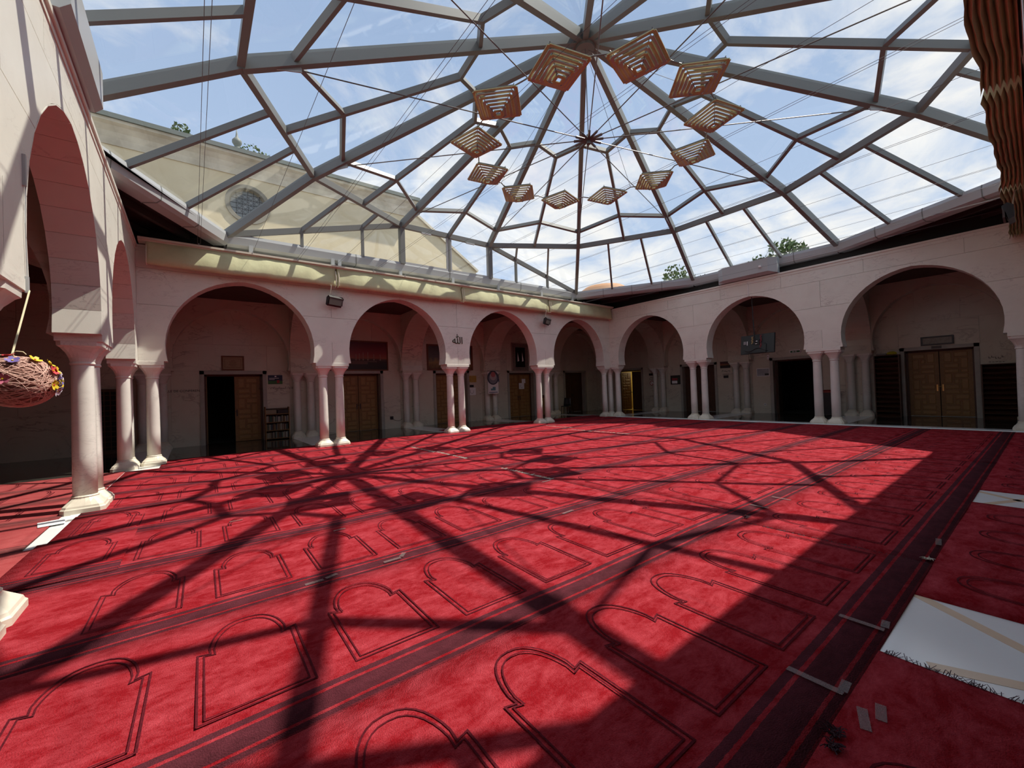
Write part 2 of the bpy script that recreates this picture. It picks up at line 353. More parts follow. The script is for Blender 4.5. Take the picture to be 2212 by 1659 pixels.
# galleries behind the arcades
def rear(parent, F, bays, doors, ua, ub, u_trans):
    """rear wall slabs, blind arcade, cross arches; bays = list of (u0, u1), doors = {bay index: centre}"""
    slabp = []
    for i, (u0, u1) in enumerate(bays):
        c = doors.get(i)
        if c is not None:
            pl = [(u0-.48, 0), (c-.875, 0), (c-.875, 2.45), (c+.875, 2.45), (c+.875, 0), (u1+.48, 0), (u1+.48, ZC), (u0-.48, ZC)]
        else: pl = [(u0-.48, 0), (u1+.48, 0), (u1+.48, ZC), (u0-.48, ZC)]
        mid = (u0+u1)/2
        dv = Vector(F(0, .28, 0))-Vector(F(0, 0, 0))
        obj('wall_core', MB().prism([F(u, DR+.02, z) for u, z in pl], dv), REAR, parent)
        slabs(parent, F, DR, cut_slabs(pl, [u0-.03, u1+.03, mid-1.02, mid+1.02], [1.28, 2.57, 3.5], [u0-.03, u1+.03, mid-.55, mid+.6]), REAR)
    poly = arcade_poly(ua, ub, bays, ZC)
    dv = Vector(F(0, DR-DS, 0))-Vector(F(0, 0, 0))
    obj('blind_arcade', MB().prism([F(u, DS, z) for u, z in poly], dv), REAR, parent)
    for u in u_trans:
        pl = [(T, ZC), (T, ZS)]+arch(T, DS)+[(DS, ZS), (DS, ZC)]
        dv = Vector(F(.96, 0, 0))-Vector(F(0, 0, 0))
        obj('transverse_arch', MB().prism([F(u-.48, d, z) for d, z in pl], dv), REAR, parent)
        a, b = Vector(F(u-.48, DS-.06, 0)), Vector(F(u+.48, DR, 0))
        obj('impost_block', MB().box(min(a.x,b.x), max(a.x,b.x), min(a.y,b.y), max(a.y,b.y), ZI, ZS), REAR, parent)
cb_ = [(-DS, -.48)]
baysB = cb_+opsB+[(4*P+.48, 4*P+DS)]; doorsB = {0: -2.08, 1: P/2, 2: 1.5*P, 3: 2.5*P, 4: 3.5*P}
baysC = cb_+opsC+[(3*P+.48, 3*P+DS)]; doorsC = {0: -2.15, 1: P/2, 2: 1.5*P, 3: 2.5*P}
baysA = cb_+opsA+[(3*P+.48, 3*P+DS)]
rear(WB, FB, baysB, doorsB, -DR, 4*P+DR, [k*P for k in range(5)])
rear(WC, FC, baysC, doorsC, -DR, 3*P+DR, [k*P for k in range(4)])
rear(WA, FA, baysA, {}, -DR, 3*P+DR, [k*P for k in range(4)])
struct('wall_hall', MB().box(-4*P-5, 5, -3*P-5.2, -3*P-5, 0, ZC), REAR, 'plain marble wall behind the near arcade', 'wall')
# ceilings and flat roofs of the galleries
def ring_box(inner, z0, z1, outer=4.75):
    x0, x1, y0, y1 = -4*P-inner, inner, -3*P-inner, inner
    X0, X1, Y0, Y1 = -4*P-outer, outer, -3*P-outer-.3, outer
    return MB().box(X0, X1, y1, Y1, z0, z1).box(X0, X1, Y0, y0, z0, z1).box(X0, x0, y0, y1, z0, z1).box(x1, X1, y0, y1, z0, z1)
struct('ceiling', ring_box(.3, ZC, ZC+.25), CEIL, 'dark painted gallery ceiling seen through the arches', 'ceiling')
struct('trim_1', ring_box(T-.02, 5.40, 5.95, T+.04), FASCIA, 'dark upstand between the arcade tops and the roof gutter', 'trim')
# floors
fl = struct('floor', MB().box(-4*P-.45, .45, -3*P-6, .45, -.06, 0), LIGHT_FLOOR, 'white veined marble floor with tan inlay lines showing between rugs', 'floor')
gf = MB().box(-4*P-5, 5, .45, 5, -.06, -.001).box(.45, 5, -3*P-5, .45, -.06, -.001).box(-4*P-5, -4*P-.45, -3*P-5, .45, -.06, -.001)
obj('polished_paving', gf, DARK_FLOOR, fl)
for k in range(5):
    obj('floor_strip', MB().box(-k*P-.46, -k*P+.46, .45, DR, -.05, .002), LIGHT_FLOOR, fl)
for k in range(4):
    obj('floor_strip', MB().box(.45, DR, -k*P-.46, -k*P+.46, -.05, .002), LIGHT_FLOOR, fl)
for p_, q_ in (((-12.74, -12.72), (-13.55, -13.75)), ((-13.70, -12.92), (-13.35, -13.75)), ((-9.6, -12.80), (-8.3, -13.5)), ((-8.7, -12.8), (-9.4, -13.6))):
    obj('inlay_strip', MB().beam((*p_, .0005), (*q_, .0005), .075, .003), TAN, fl)
obj('threshold', MB().box(-.12, .30, -3*P, -.3, -.02, .018), LIGHT_FLOOR, fl)

# ------------------------------------------------------------------ columns
def blend_ring(r, k, z, n=24):
    """circle (k=0) to square (k=1) of half size r"""
    R = []
    for j in range(n):
        a = 2*math.pi*(j+.5)/n; c, s = math.cos(a), math.sin(a); sq = r/max(abs(c), abs(s)); q = r*(1-k)+sq*k
        R.append((q*c, q*s, z))
    return R
base_m = MB().rings([blend_ring(.235, 1, 0), blend_ring(.235, 1, .07), blend_ring(.222, 1, .085), blend_ring(.215, .97, .11), blend_ring(.185, .7, .15), blend_ring(.152, .25, .195), blend_ring(.145, 0, .21), blend_ring(.15, 0, .225), blend_ring(.135, 0, .24)])
shaft_m = MB().rings([blend_ring(r, 0, z) for r, z in ((.133, .225), (.131, .8), (.127, 1.5), (.121, 2.1), (.119, 2.15))])
cap_m = MB().rings([blend_ring(.125, 0, 2.13), blend_ring(.137, 0, 2.145), blend_ring(.137, 0, 2.16), blend_ring(.128, 0, 2.175), blend_ring(.140, .15, 2.23), blend_ring(.172, .5, 2.31), blend_ring(.212, .85, 2.38), blend_ring(.232, 1, 2.40), blend_ring(.235, 1, ZI)])
CMESH = {}
for nm, mb_, mt in (('base', base_m, PLINTH), ('shaft', shaft_m, SHAFT), ('capital', cap_m, SHAFT)):
    me = mb_.mesh(nm, True); me.materials.append(mt); CMESH[nm] = me
for nm in ('base', 'capital'):
    me = CMESH[nm]
    for p_ in me.polygons: p_.use_smooth = False
def column(x, y, label, group):
    c = thing('marble_column', label, 'column', (x, y, 0), group)
    for nm in ('base', 'shaft', 'capital'):
        o = bpy.data.objects.new(nm, CMESH[nm]); COL.objects.link(o); o.parent = c
    return c
AR = ['conference-room arch', 'wide framed-photo arch', 'gilt-mirror arch', 'corner arch']
pairB = {3: 'between conference-room arch and sunset-photo arch', 2: 'below the bronze calligraphy on the back arcade', 1: 'below the right loudspeaker of the back arcade'}
for k in (1, 2, 3):
    for s, w_ in ((-1, 'left'), (1, 'right')):
        column(-k*P+s*.24, .244, '%s white marble column of the pair %s' % (w_, pairB[k]), 'back arcade columns')
for x, y, w_ in ((-.24, .244, 'left'), (.244, .244, 'middle'), (.244, -.24, 'right')):
    column(x, y, '%s one of three clustered marble columns in the far corner' % w_, 'far corner columns')
pairC = {1: 'between the corner arch and the television arch', 2: 'between the television arch and big double doors'}
for k in (1, 2):
    for s, w_ in ((1, 'left'), (-1, 'right')):
        column(.244, -k*P+s*.24, '%s shaded marble column of the pair %s' % (w_, pairC[k]), 'right arcade columns')
column(.244, -3*P+.24, 'marble column cut off at the right edge beside the shoe rack', 'right arcade columns')
column(.244, -3*P-.244, 'marble column in the near right corner behind the edge column', 'right arcade columns')
column(-.24, -3*P-.244, 'marble column of the near arcade at the right corner', 'right arcade columns')
column(-4*P-.244, -.24, 'sunlit marble column left of the two in the left corner', 'left arcade columns')
column(-4*P+.24, .244, 'sunlit marble column right of the two in the left corner', 'left arcade columns')
column(-4*P-.244, .244, 'marble column hidden behind the two in the left corner', 'left arcade columns')
column(-4*P-.244, -P+.24, 'rear marble column peeking out behind the big near left column', 'left arcade columns')
column(-4*P-.244, -P-.24, 'big near marble column beside the yarn egg', 'left arcade columns')
column(-4*P-.244, -2*P+.24, 'marble column cut off by the left edge behind the yarn egg', 'left arcade columns')
column(-4*P-.244, -2*P-.24, 'marble column out at the left edge under the rope clip', 'left arcade columns')
for k in (1, 2, 3):
    for s, w_ in ((-1, 'left'), (1, 'right')):
        column(-k*P+s*.24, -3*P-.244, '%s marble column of near arcade pair number %s from the right corner' % (w_, ['one', 'two', 'three'][k-1]), 'near arcade columns')
rb = {0: 'beside the corner door at the gallery rear', 1: 'behind the hanging round poster', 2: 'between the wooden doors behind the sunset-photo arch', 3: 'beside the bookshelf', 4: 'left of the conference-room wall lettering'}
for k in range(5):
    for s, w_ in ((-1, 'left'), (1, 'right')):
        column(-k*P+s*.24, DS+.19, '%s engaged marble column at gallery rear %s' % (w_, rb[k]), 'rear wall columns')
rc = {0: 'next to the no-smoking sign', 1: 'between dark sunset picture and white notice board', 2: 'left of the tall shoe rack', 3: 'right of the low shoe rack'}
for k in range(4):
    for s, w_ in ((1, 'left'), (-1, 'right')):
        column(DS+.19, -k*P+s*.24, '%s engaged marble column in the right gallery %s' % (w_, rc[k]), 'rear wall columns')
# ------------------------------------------------------------------ glass roof (dodecagonal pyramid on an eight-sided gutter)
S_ = .97
def TT(p): return CAM+(Vector(p)-CAM)*S_
CX, CY = -2*P, -1.5*P
APX = TT((CX, CY, 10.2))
def RN(k, t=1.0):
    a = math.radians(15+30*k); n_ = TT((CX+7.325*math.cos(a), CY+7.325*math.sin(a), 7.51)); return APX+(n_-APX)*t
def RM(k, t=1.0):
    n_ = (RN(k)+RN(k+1))/2; return APX+(n_-APX)*t
_e = {0: (.77, CY+2.562), 1: (CX+7.025, .428), 4: (CX-7.025, .428), 5: (2*CX-.77, CY+2.562), 6: (2*CX-.77, CY-2.562), 7: (CX-7.025, 2*CY-.428), 10: (CX+7.025, 2*CY-.428), 11: (.77, CY-2.562)}
EV = {k: TT((*v, 6.143)) for k, v in _e.items()}
roof = thing('glass_roof', 'faceted glass roof on grey steel ribs over the whole court', 'glass roof', (APX.x, APX.y, EV[0].z))
UPV = (0, 0, 1)
def member(name, p, q, w, h, dz=.02, mt=STEEL, upv=UPV):
    o = obj(name, MB().beam(p, q, w, h, upv, dz), mt, roof); return o
def nrm(a, b, c):
    n_ = (Vector(b)-Vector(a)).cross(Vector(c)-Vector(a)).normalized(); return n_ if n_.z >= -1e-6 else -n_
def pane(pts, inset=.03):
    pts = [Vector(p) for p in pts]; n_ = nrm(pts[0], pts[1], pts[2])
    if abs(n_.z) < .2 and n_.dot(Vector((APX.x, APX.y, 6.5))-pts[0]) > 0: n_ = -n_
    obj('glass_pane', MB().prism([p+n_*.075 for p in pts], n_*.012), GLASS, roof)
for k in range(12):
    out = (RN(k)-APX); side = Vector((-out.y, out.x, 0)); un = out.cross(side).normalized(); un = un if un.z > 0 else -un
    member('rib', APX, RN(k), .13, .25, .0, upv=un)
    member('ring_beam', RN(k), RN(k+1), .12, .17, .0)
    fn = nrm(APX, RN(k), RN(k+1))
    member('sub_rafter', RM(k, .44), RM(k), .085, .15, .01, upv=fn)
    for j in (k, k+1):
        member('branch', RM(k, .44), RN(j, .38), .085, .14, .01, upv=fn)
        member('branch', RM(k, .82), RN(j, .885), .085, .13, .01, upv=fn)
    pane([APX, RN(k, .38), RM(k, .44), RN(k+1, .38)])
    for j in (k, k+1):
        pane([RN(j, .38), RM(k, .44), RM(k, .82), RN(j, .885)]); pane([RN(j, .885), RM(k, .82), RM(k), RN(j)])
    if k in EV: member('rib_tail', RN(k), EV[k], .13, .22, .0)
lerp = lambda a, b, t: Vector(a)*(1-t)+Vector(b)*t
for a, b in ((0, 1), (4, 5), (5, 6), (6, 7), (10, 11), (11, 12)):
    n0, n1, e0, e1 = RN(a), RN(b), EV[a], EV[b % 12]
    us = [0, .33, .67, 1]
    for i in range(3):
        pane([lerp(n0, n1, us[i]), lerp(n0, n1, us[i+1]), lerp(e0, e1, us[i+1]), lerp(e0, e1, us[i])])
        if i: member('mullion', lerp(n0, n1, us[i]), lerp(e0, e1, us[i]), .075, .13, .01)
# front and back: hip from ring to gutter, upright glazing below
for kin, kout, kother in ((2, 1, 3), (3, 4, 2), (8, 7, 9), (9, 10, 8)):
    nin, nout, e_ = RN(kin), RN(kout), EV[kout]
    f_ = Vector((nin.x, e_.y, e_.z))
    member('hip', nin, e_, .10, .16, .0)
    member('post', nin, f_, .16, .2, 0, upv=(0, 1, 0))
    rg, dg = [0, .31, .66, 1], [0, .27, .63, 1]
    pane([nin, lerp(nin, nout, .31), lerp(nin, e_, .27)])
    pane([lerp(nin, nout, .31), lerp(nin, nout, .66), lerp(nin, e_, .63), lerp(nin, e_, .27)])
    pane([lerp(nin, nout, .66), nout, e_, lerp(nin, e_, .63)])
    fs = [f_]+[lerp(f_, e_, t) for t in (.27, .63)]+[e_]
    ds = [nin]+[lerp(nin, e_, t) for t in (.27, .63)]+[e_]
    pane([ds[0], ds[1], fs[1], fs[0]]); pane([ds[1], ds[2], fs[2], fs[1]]); pane([ds[2], ds[3], fs[2]])
    for t, i in ((.31, 1), (.66, 2)):
        member('mullion', lerp(nin, nout, t), ds[i], .07, .12, .01); member('mullion', ds[i], fs[i], .075, .1, 0, upv=(0, 1, 0))
for ka, kb, ke in ((2, 3, 1), (8, 9, 7)):
    na, nb_ = RN(ka), RN(kb); y, z = EV[ke].y, EV[ke].z
    fa, fb = Vector((na.x, y, z)), Vector((nb_.x, y, z))
    for t0, t1 in ((0, .5), (.5, 1)):
        a, b, c, d = lerp(na, nb_, t0), lerp(na, nb_, t1), lerp(fa, fb, t1), lerp(fa, fb, t0)
        pane([a, b, c, d])
        sash = MB()
        ctr = (a+b+c+d)/4
        q = [ctr+(p_-ctr)*.93 for p_ in (a, b, c, d)]
        for i in range(4): sash.beam(q[i], q[(i+1) % 4], .07, .08, (0, 1, 0))
        obj('window_sash', sash, GUTTER, roof)
        obj('window_actuator', MB().beam(lerp(a, b, .42)+Vector((0, -.1, -.14)), lerp(a, b, .62)+Vector((0, -.1, -.14)), .05, .05), GUTTER, roof)
    member('mullion', lerp(na, nb_, .5), lerp(fa, fb, .5), .085, .1, 0, upv=(0, 1, 0))
ks = sorted(EV)
for i, k in enumerate(ks):
    a, b = EV[k], EV[ks[(i+1) % 8]]
    d = (b-a).normalized(); o_ = Vector((d.y, -d.x, 0))
    if o_.dot((a+b)/2-Vector((APX.x, APX.y, a.z))) < 0: o_ = -o_
    g = MB()
    prof = [(-.03, .05), (-.05, -.04), (-.03, -.24), (.06, -.30), (.34, -.30), (.40, -.16), (.40, .05)]
    A_ = [a+o_*x+Vector((0, 0, z)) for x, z in prof]; B_ = [b+o_*x+Vector((0, 0, z)) for x, z in prof]
    g.rings([A_, B_]); obj('gutter', g, GUTTER, roof)
    for t in (.25, .5, .75):
        c_ = lerp(a, b, t); obj('gutter_joint', MB().rings([[c_+d*s*.012+o_*(x*1.04-.004)+Vector((0, 0, z*1.03)) for x, z in prof] for s in (-1, 1)]), STEEL, roof)
hubm = MB().rings([[(APX.x+r*math.cos(a*math.pi/12), APX.y+r*math.sin(a*math.pi/12), APX.z+z) for a in range(24)] for r, z in ((.1, -.32), (.22, -.28), (.26, -.1), (.3, .12), (.2, .2))])
obj('apex_hub', hubm, STEEL, roof)
# corner soffits closing the triangles between gutter and walls
x0, x1, y0, y1 = -4*P-T-.05, T+.05, -3*P-T-.05, T+.05
zz = EV[0].z-.10
for nm, tri in (('corner_soffit', [EV[0], EV[1], (x1, y1)]), ('corner_soffit', [EV[4], EV[5], (x0, y1)]), ('corner_soffit', [EV[6], EV[7], (x0, y0)]), ('corner_soffit', [EV[10], EV[11], (x1, y0)])):
    a, b, c = tri
    pts = [(a[0], a[1], zz), (b[0], b[1], zz)]
    if nm and abs(a[0]-c[0]) < abs(b[0]-c[0]): pl = [(a[0], a[1]), (b[0], b[1]), (b[0], c[1]), (c[0], c[1]), (c[0], a[1])]
    else: pl = [(a[0], a[1]), (b[0], b[1]), (c[0], b[1]), (c[0], c[1]), (a[0], c[1])]
    obj(nm, MB().prism([(*p_, zz) for p_ in pl], (0, 0, .06)), FASCIA, roof)
    d = Vector((c[0], c[1], 0))
    for t in (.35, .7):
        pa, pb = lerp((a[0], a[1], zz-.09), (c[0], c[1], zz-.09), t), lerp((b[0], b[1], zz-.09), (c[0], c[1], zz-.09), t)
        obj('corner_joist', MB().beam(pa, pb, .1, .16), DARK, roof)
for y in (T+.02, -3*P-T-.02):
    obj('gutter_backing', MB().box(EV[4].x, EV[1].x, min(y, y*.999), max(y, y*.999)+.03, 5.85, EV[0].z+.02), FASCIA, roof)
for x in (T+.02, -4*P-T-.02):
    obj('gutter_backing', MB().box(x-.02, x+.02, EV[11].y, EV[0].y, 5.85, EV[0].z+.02), FASCIA, roof)
for x in (-15.4, -13.25, -13.05, -11.05, -9.0, -6.9, -4.55, -2.6):
    obj('gutter_post', MB().box(x-.05, x+.05, -.03, .05, 5.40, 5.8), GUTTER, roof)
for y, lab in ((-6.65, 'grey motor housing box on the right wall under the roof gutter'),):
    b_ = MB(); pr_ = [(-.30, 5.50), (-.30, 5.98), (.1, 5.98), (.1, 5.42), (-.12, 5.42)]
    y0_, y1_ = y-.92, y+.92
    b_.rings([[(x if abs(x+.3) > .01 else x+.18, y0_-.12, z) for x, z in pr_], [(x, y0_+.12, z) for x, z in pr_], [(x, y1_-.12, z) for x, z in pr_], [(x if abs(x+.3) > .01 else x+.18, y1_+.12, z) for x, z in pr_]])
    t_ = tag(obj('motor_housing', b_, GUTTER), lab, 'housing'); 
    obj('sensor', MB().box(-.36, -.29, -7.25, -7.17, 5.68, 5.75), WHITE, t_)
b_ = MB(); xa = -4*P
b_.rings([[(xa+x, yy, z) for x, z in ((.16, 5.50), (.16, 5.98), (-.1, 5.98), (-.1, 5.42), (.08, 5.42))] for yy in (-7.6, -5.75)])
tag(obj('motor_housing', b_, GUTTER), 'pale motor housing box above the tall left arch', 'housing')

# tie rods meeting at a hub under the apex
HUB = TT((CX, CY, 7.66))
ties = thing('tie_rod_star', 'star of thin steel tie rods meeting at a hub below the apex', 'tie rods', HUB)
obj('hub', MB().tube([HUB+Vector((0, 0, -.10)), HUB+Vector((0, 0, .12))], .05, 10), ROD, ties)
for k in range(12):
    a = RN(k, .905)+Vector((0, 0, -.10)); d = (HUB-a).normalized(); b = a+d*.28
    o = obj('rod', MB().tube([b, HUB-d*.05], .0115, 6).tube([HUB-d*.35, HUB-d*.05], .03, 6), ROD, ties)
    t_ = RN(k, .92)
    obj('bracket', MB().prism([RN(k, .87)+Vector((0, 0, -.08)), RN(k, .965)+Vector((0, 0, -.06)), b+Vector((0, 0, -.03)), b+Vector((0, 0, .03))], Vector((-d.y, d.x, 0))*.02), GUTTER, ties)
for s in (-.06, .06): obj('hanger', MB().tube([APX+Vector((s, s, -.3)), HUB+Vector((s*.3, s*.3, .1))], .008, 5), ROD, ties)

# ring chandelier of twelve stepped lantern panels
CH = TT((CX, CY, 7.44)); CR = 2.78*S_
chan = thing('ring_chandelier', 'ring-shaped chandelier of twelve amber slatted lantern panels', 'chandelier', CH)
bars = []
NL = 7
for i in range(NL):
    h = .405-.055*i
    me = MB().box(-h, h, -.031, .031, -.008, .008).mesh('glass_bar'); me.materials.append(GOLD if i % 2 == 0 else CLEARBAR); bars.append((me, h, -.033*i))
frame_me = MB(); 
for sx, sy, ex, ey in ((-1,-1,1,-1),(1,-1,1,1),(1,1,-1,1),(-1,1,-1,-1)):
    frame_me.beam((sx*.37, sy*.37, .05), (ex*.37, ey*.37, .05), .03, .03)
for sx in (-1, 1):
    for sy in (-1, 1): frame_me.beam((sx*.37, sy*.37, .1), (sx*.085, sy*.085, -.22), .012, .012, (1, 0, 0))
frame_me = frame_me.mesh('frame'); frame_me.materials.append(ROD)
for k in range(12):
    a = math.radians(30*k); c_ = Vector((CR*math.cos(a), CR*math.sin(a), 0))
    pn = bpy.data.objects.new('lantern_panel', frame_me); COL.objects.link(pn); pn.parent = chan; pn.location = c_; pn.rotation_euler = (0, 0, a+math.pi/4)
    for i, (me, h, z) in enumerate(bars):
        for j in range(4):
            b = bpy.data.objects.new('glass_bar', me); COL.objects.link(b); b.parent = pn
            an = j*math.pi/2; b.location = (math.cos(an+math.pi/2)*h, math.sin(an+math.pi/2)*h, z); b.rotation_euler = (math.radians(-3), 0, an)
    a2 = math.radians(30*k+15); m_ = CH+Vector((CR*1.0*math.cos(a2), CR*1.0*math.sin(a2), .08))
    p0 = CH+c_*(1)+Vector((-math.sin(a), math.cos(a), 0))*.5+Vector((0, 0, .05))
    p1 = CH+Vector((CR*math.cos(a+math.pi/6), CR*math.sin(a+math.pi/6), .05))-Vector((-math.sin(a+math.pi/6), math.cos(a+math.pi/6), 0))*.5
    obj('link_rod', MB().tube([p0, m_, p1], .014, 6), ROD, chan)
    if k % 3 == 0: obj('suspension_wire', MB().tube([m_, APX+Vector((0, 0, -.25))], .005, 4), CABLE, chan)

NUM = 'one two three four five six seven eight nine ten eleven twelve thirteen fourteen'.split()
# awning guide wires from the back rail to the near rail
for i, (x, pr) in enumerate(((-16.56, 1), (-15.4, 0), (-14.3, 1), (-13.26, 0), (-12.1, 1), (-11.04, 0), (-9.9, 1), (-8.6, 0), (-7.2, 1), (-5.7, 0), (-4.5, 1), (-3.3, 0), (-2.2, 1), (-1.1, 0))):
    for s in ((-.03, .03) if pr else (0,)):
        lab = 'awning guide wire number %s from the left along the awnings' % NUM[i]
        if pr: lab = lab.replace('guide wire', 'guide wire, %s strand of pair' % ('left' if s < 0 else 'right'))
        tag(obj('guide_wire', MB().tube([(x+s, -.36, 5.50), (x+s, -3.3, 5.485), (x+s, -6.6, 5.48), (x+s, -9.9, 5.485), (x+s, -3*P+.33, 5.50)], .0033, 4), CABLE),
            lab, 'wire', 'awning guide wires')
# ------------------------------------------------------------------ rolled canvas awnings and their rails
def wob(x, s=0): return .5*math.sin(2.1*x+s)+.3*math.sin(5.3*x+1.7*s)+.25*math.sin(11.7*x+.6+s)
def awning(name, x0, x1, label, seed):
    prof = [(-.29, 5.45), (-.34, 5.32), (-.385, 5.14), (-.41, 4.98), (-.40, 4.88), (-.33, 4.84), (-.16, 4.88), (-.07, 4.97), (-.07, 5.40)]
    n_ = int((x1-x0)*14); secs = []
    for i in range(n_+1):
        t = i/n_; x = x0+(x1-x0)*t; s = []
        end = min(1, 6*t, 6*(1-t)); tie = 1-.25*(1-end)
        for j, (y, z) in enumerate(prof):
            w_ = .022*wob(x*1.3, seed+j*.7) if 1 <= j <= 6 else 0
            s.append((x, y*(tie if 0 < j < 6 else 1)+w_, z+(.014*wob(x*.9, seed+3) if 3 <= j <= 6 else 0)+(.03*(1-end) if 3 <= j <= 6 else 0)))
        secs.append(s)
    o = obj(name, MB().rings(secs), CANVAS, None, True); tag(o, label, 'awning', 'rolled awnings on the back wall')
    for xe in (x0+.012, x1-.012):
        obj('lacing', MB().tube([(xe, y*1.03, z) for y, z in prof[1:7]], .012, 5), CREAM, o)
    return o
bl = ['left end one by the sunlit wall', 'second from left above the sunset photograph', 'third from left above the gilt mirror arch', 'right end one at the far corner']
for i, (a, b) in enumerate(((-17.58, -13.26), (-13.20, -8.83), (-8.77, -4.43), (-4.36, -.10))):
    awning('canvas_awning', a, b, 'rolled pale green canvas awning, %s' % bl[i], i*2.3)
rail = tag(obj('awning_rail', MB().box(-17.72, -.02, -.36, -.24, 5.45, 5.50).box(-17.72, -.02, -.30, .0, 5.42, 5.45), CREAM), 'cream metal rail carrying the green awnings on the back wall', 'rail')
for x in (-16.56, -15.4, -14.3, -13.26, -12.1, -11.04, -9.9, -8.6, -7.2, -5.7, -4.5, -3.3, -2.2, -1.1):
    obj('wire_hook', MB().tube([(x, -.36, 5.48), (x, -.36, 5.53), (x, -.33, 5.53)], .012, 5), GUTTER, rail)
for i, (a, b) in enumerate(((-17.58, -13.40), (-13.28, -8.98), (-8.80, -4.55), (-4.40, -.10))):
    secs = []; yw = -3*P
    for q in range(33):
        t = q/32; x = a+(b-a)*t; end = min(1, 8*t, 8*(1-t)); s = [(x, yw+.02, 5.45), (x, yw+.24, 5.45)]
        edge = .325+.03*wob(x*.8, i)+.03*(1-end)
        for j in range(13):
            yy = edge*(1-j/12)+.02*(j/12); s.append((x, yw+yy, (5.06 if j % 2 else 4.955)+.012*wob(x, j)))
        secs.append(s)
    tag(obj('canvas_awning', MB().rings(secs), CANVAS), ['gathered awning of the near wall at its left end', 'gathered awning of the near wall above the viewer', 'pleated awning hanging dark at the upper right edge', 'pleated awning at the right edge beside the near loudspeaker'][i], 'awning', 'rolled awnings on the near wall')
tag(obj('awning_rail', MB().box(-17.7, -.02, -3*P, -3*P+.3, 5.45, 5.50), CREAM), 'cream metal rail carrying the awnings of the near wall', 'rail')
# loudspeakers
def speaker(x, y, z, facing, label):
    t = thing('loudspeaker', label, 'loudspeaker', (x, y, z), 'wall loudspeakers', 0 if facing > 0 else math.pi)
    if facing > 0: t.rotation_euler = (math.radians(14), 0, .42)
    b_ = MB(); pr_ = [(.0, -.02), (-.05, .11), (.02, .16), (.10, .09), (.10, -.13), (.03, -.16)]
    b_.rings([[(sx*w_, yy-.05, zz) for yy, zz in pr_] for sx, w_ in ((-1, .25), (1, .25))])
    obj('cabinet', b_, BLACKP, t, local=True)
    obj('grille', MB().prism([(-.235, -.062, .10), (.235, -.062, .10), (.235, -.062, -.11), (-.235, -.062, -.11)], (0, -.03, -.0)), flat('speaker_grille', (.075, .06, .055), .6) if not bpy.data.materials.get('speaker_grille') else bpy.data.materials['speaker_grille'], t, local=True)
    obj('yoke', MB().tube([(-.16, .02, .10), (-.13, .06, .45), (-.13, .2, .46)], .018, 6), CREAM, t, local=True)
speaker(-13.30, -.24, 4.42, 1, 'black loudspeaker left of the sunset-photo arch under the green awning')
speaker(-4.52, -.24, 4.46, 1, 'black loudspeaker left of the corner arch under the green awning')
speaker(-4.45, -3*P+.24, 4.55, -1, 'dark loudspeaker at the right edge below the pleated awning')

# ------------------------------------------------------------------ doors
LW, LH = .80, 2.38
leaf_me = MB().box(0, LW, -.02, .02, .01, LH).mesh('door_leaf'); leaf_me.materials.append(WOOD)
leaf_dk = MB().box(0, LW, -.02, .02, .01, LH).mesh('door_leaf'); leaf_dk.materials.append(WOOD_D)
mod = [(.06, .56, .77, .97), (.66, .94, .54, .97), (.40, .58, .51, .70), (.06, .32, .24, .70), (.40, .94, .26, .44), (.06, .32, .03, .17), (.40, .94, .03, .18)]
pan_rects = []
for r in range(3):
    for a, b, c, d in mod: pan_rects.append((.07+a*.66, .07+b*.66, .06+(r+c)*.755, .06+(r+d)*.755))
pan_me = []
for a, b, c, d in pan_rects:
    mb_ = MB(); 
    mb_.rings([[(a, -.019, c), (b, -.019, c), (b, -.019, d), (a, -.019, d)], [(a, -.026, c), (b, -.026, c), (b, -.026, d), (a, -.026, d)], [(a+.018, -.034, c+.018), (b-.018, -.034, c+.018), (b-.018, -.034, d-.018), (a+.018, -.034, d-.018)]])
    me = mb_.mesh('raised_panel'); me.materials.append(WOOD_P); pan_me.append(me)
pan_dk = []
for me in pan_me:
    m2_ = me.copy(); m2_.materials.clear(); m2_.materials.append(WOOD_D); pan_dk.append(m2_)
handle_me = MB().box(-.018, .018, -.03, -.02, .93, 1.17).tube([(0, -.03, 1.10), (0, -.07, 1.10), (.10, -.07, 1.10)], .009, 6).mesh('handle'); handle_me.materials.append(BRASS)
handle_dk = handle_me.copy(); handle_dk.materials.clear(); handle_dk.materials.append(BLACKP)
def link(name, me, parent, loc=(0,0,0), rz=0, flip=False):
    o = bpy.data.objects.new(name, me); COL.objects.link(o); o.parent = parent; o.location = loc; o.rotation_euler = (0, 0, rz)
    if flip: o.scale = (-1, 1, 1)
    return o
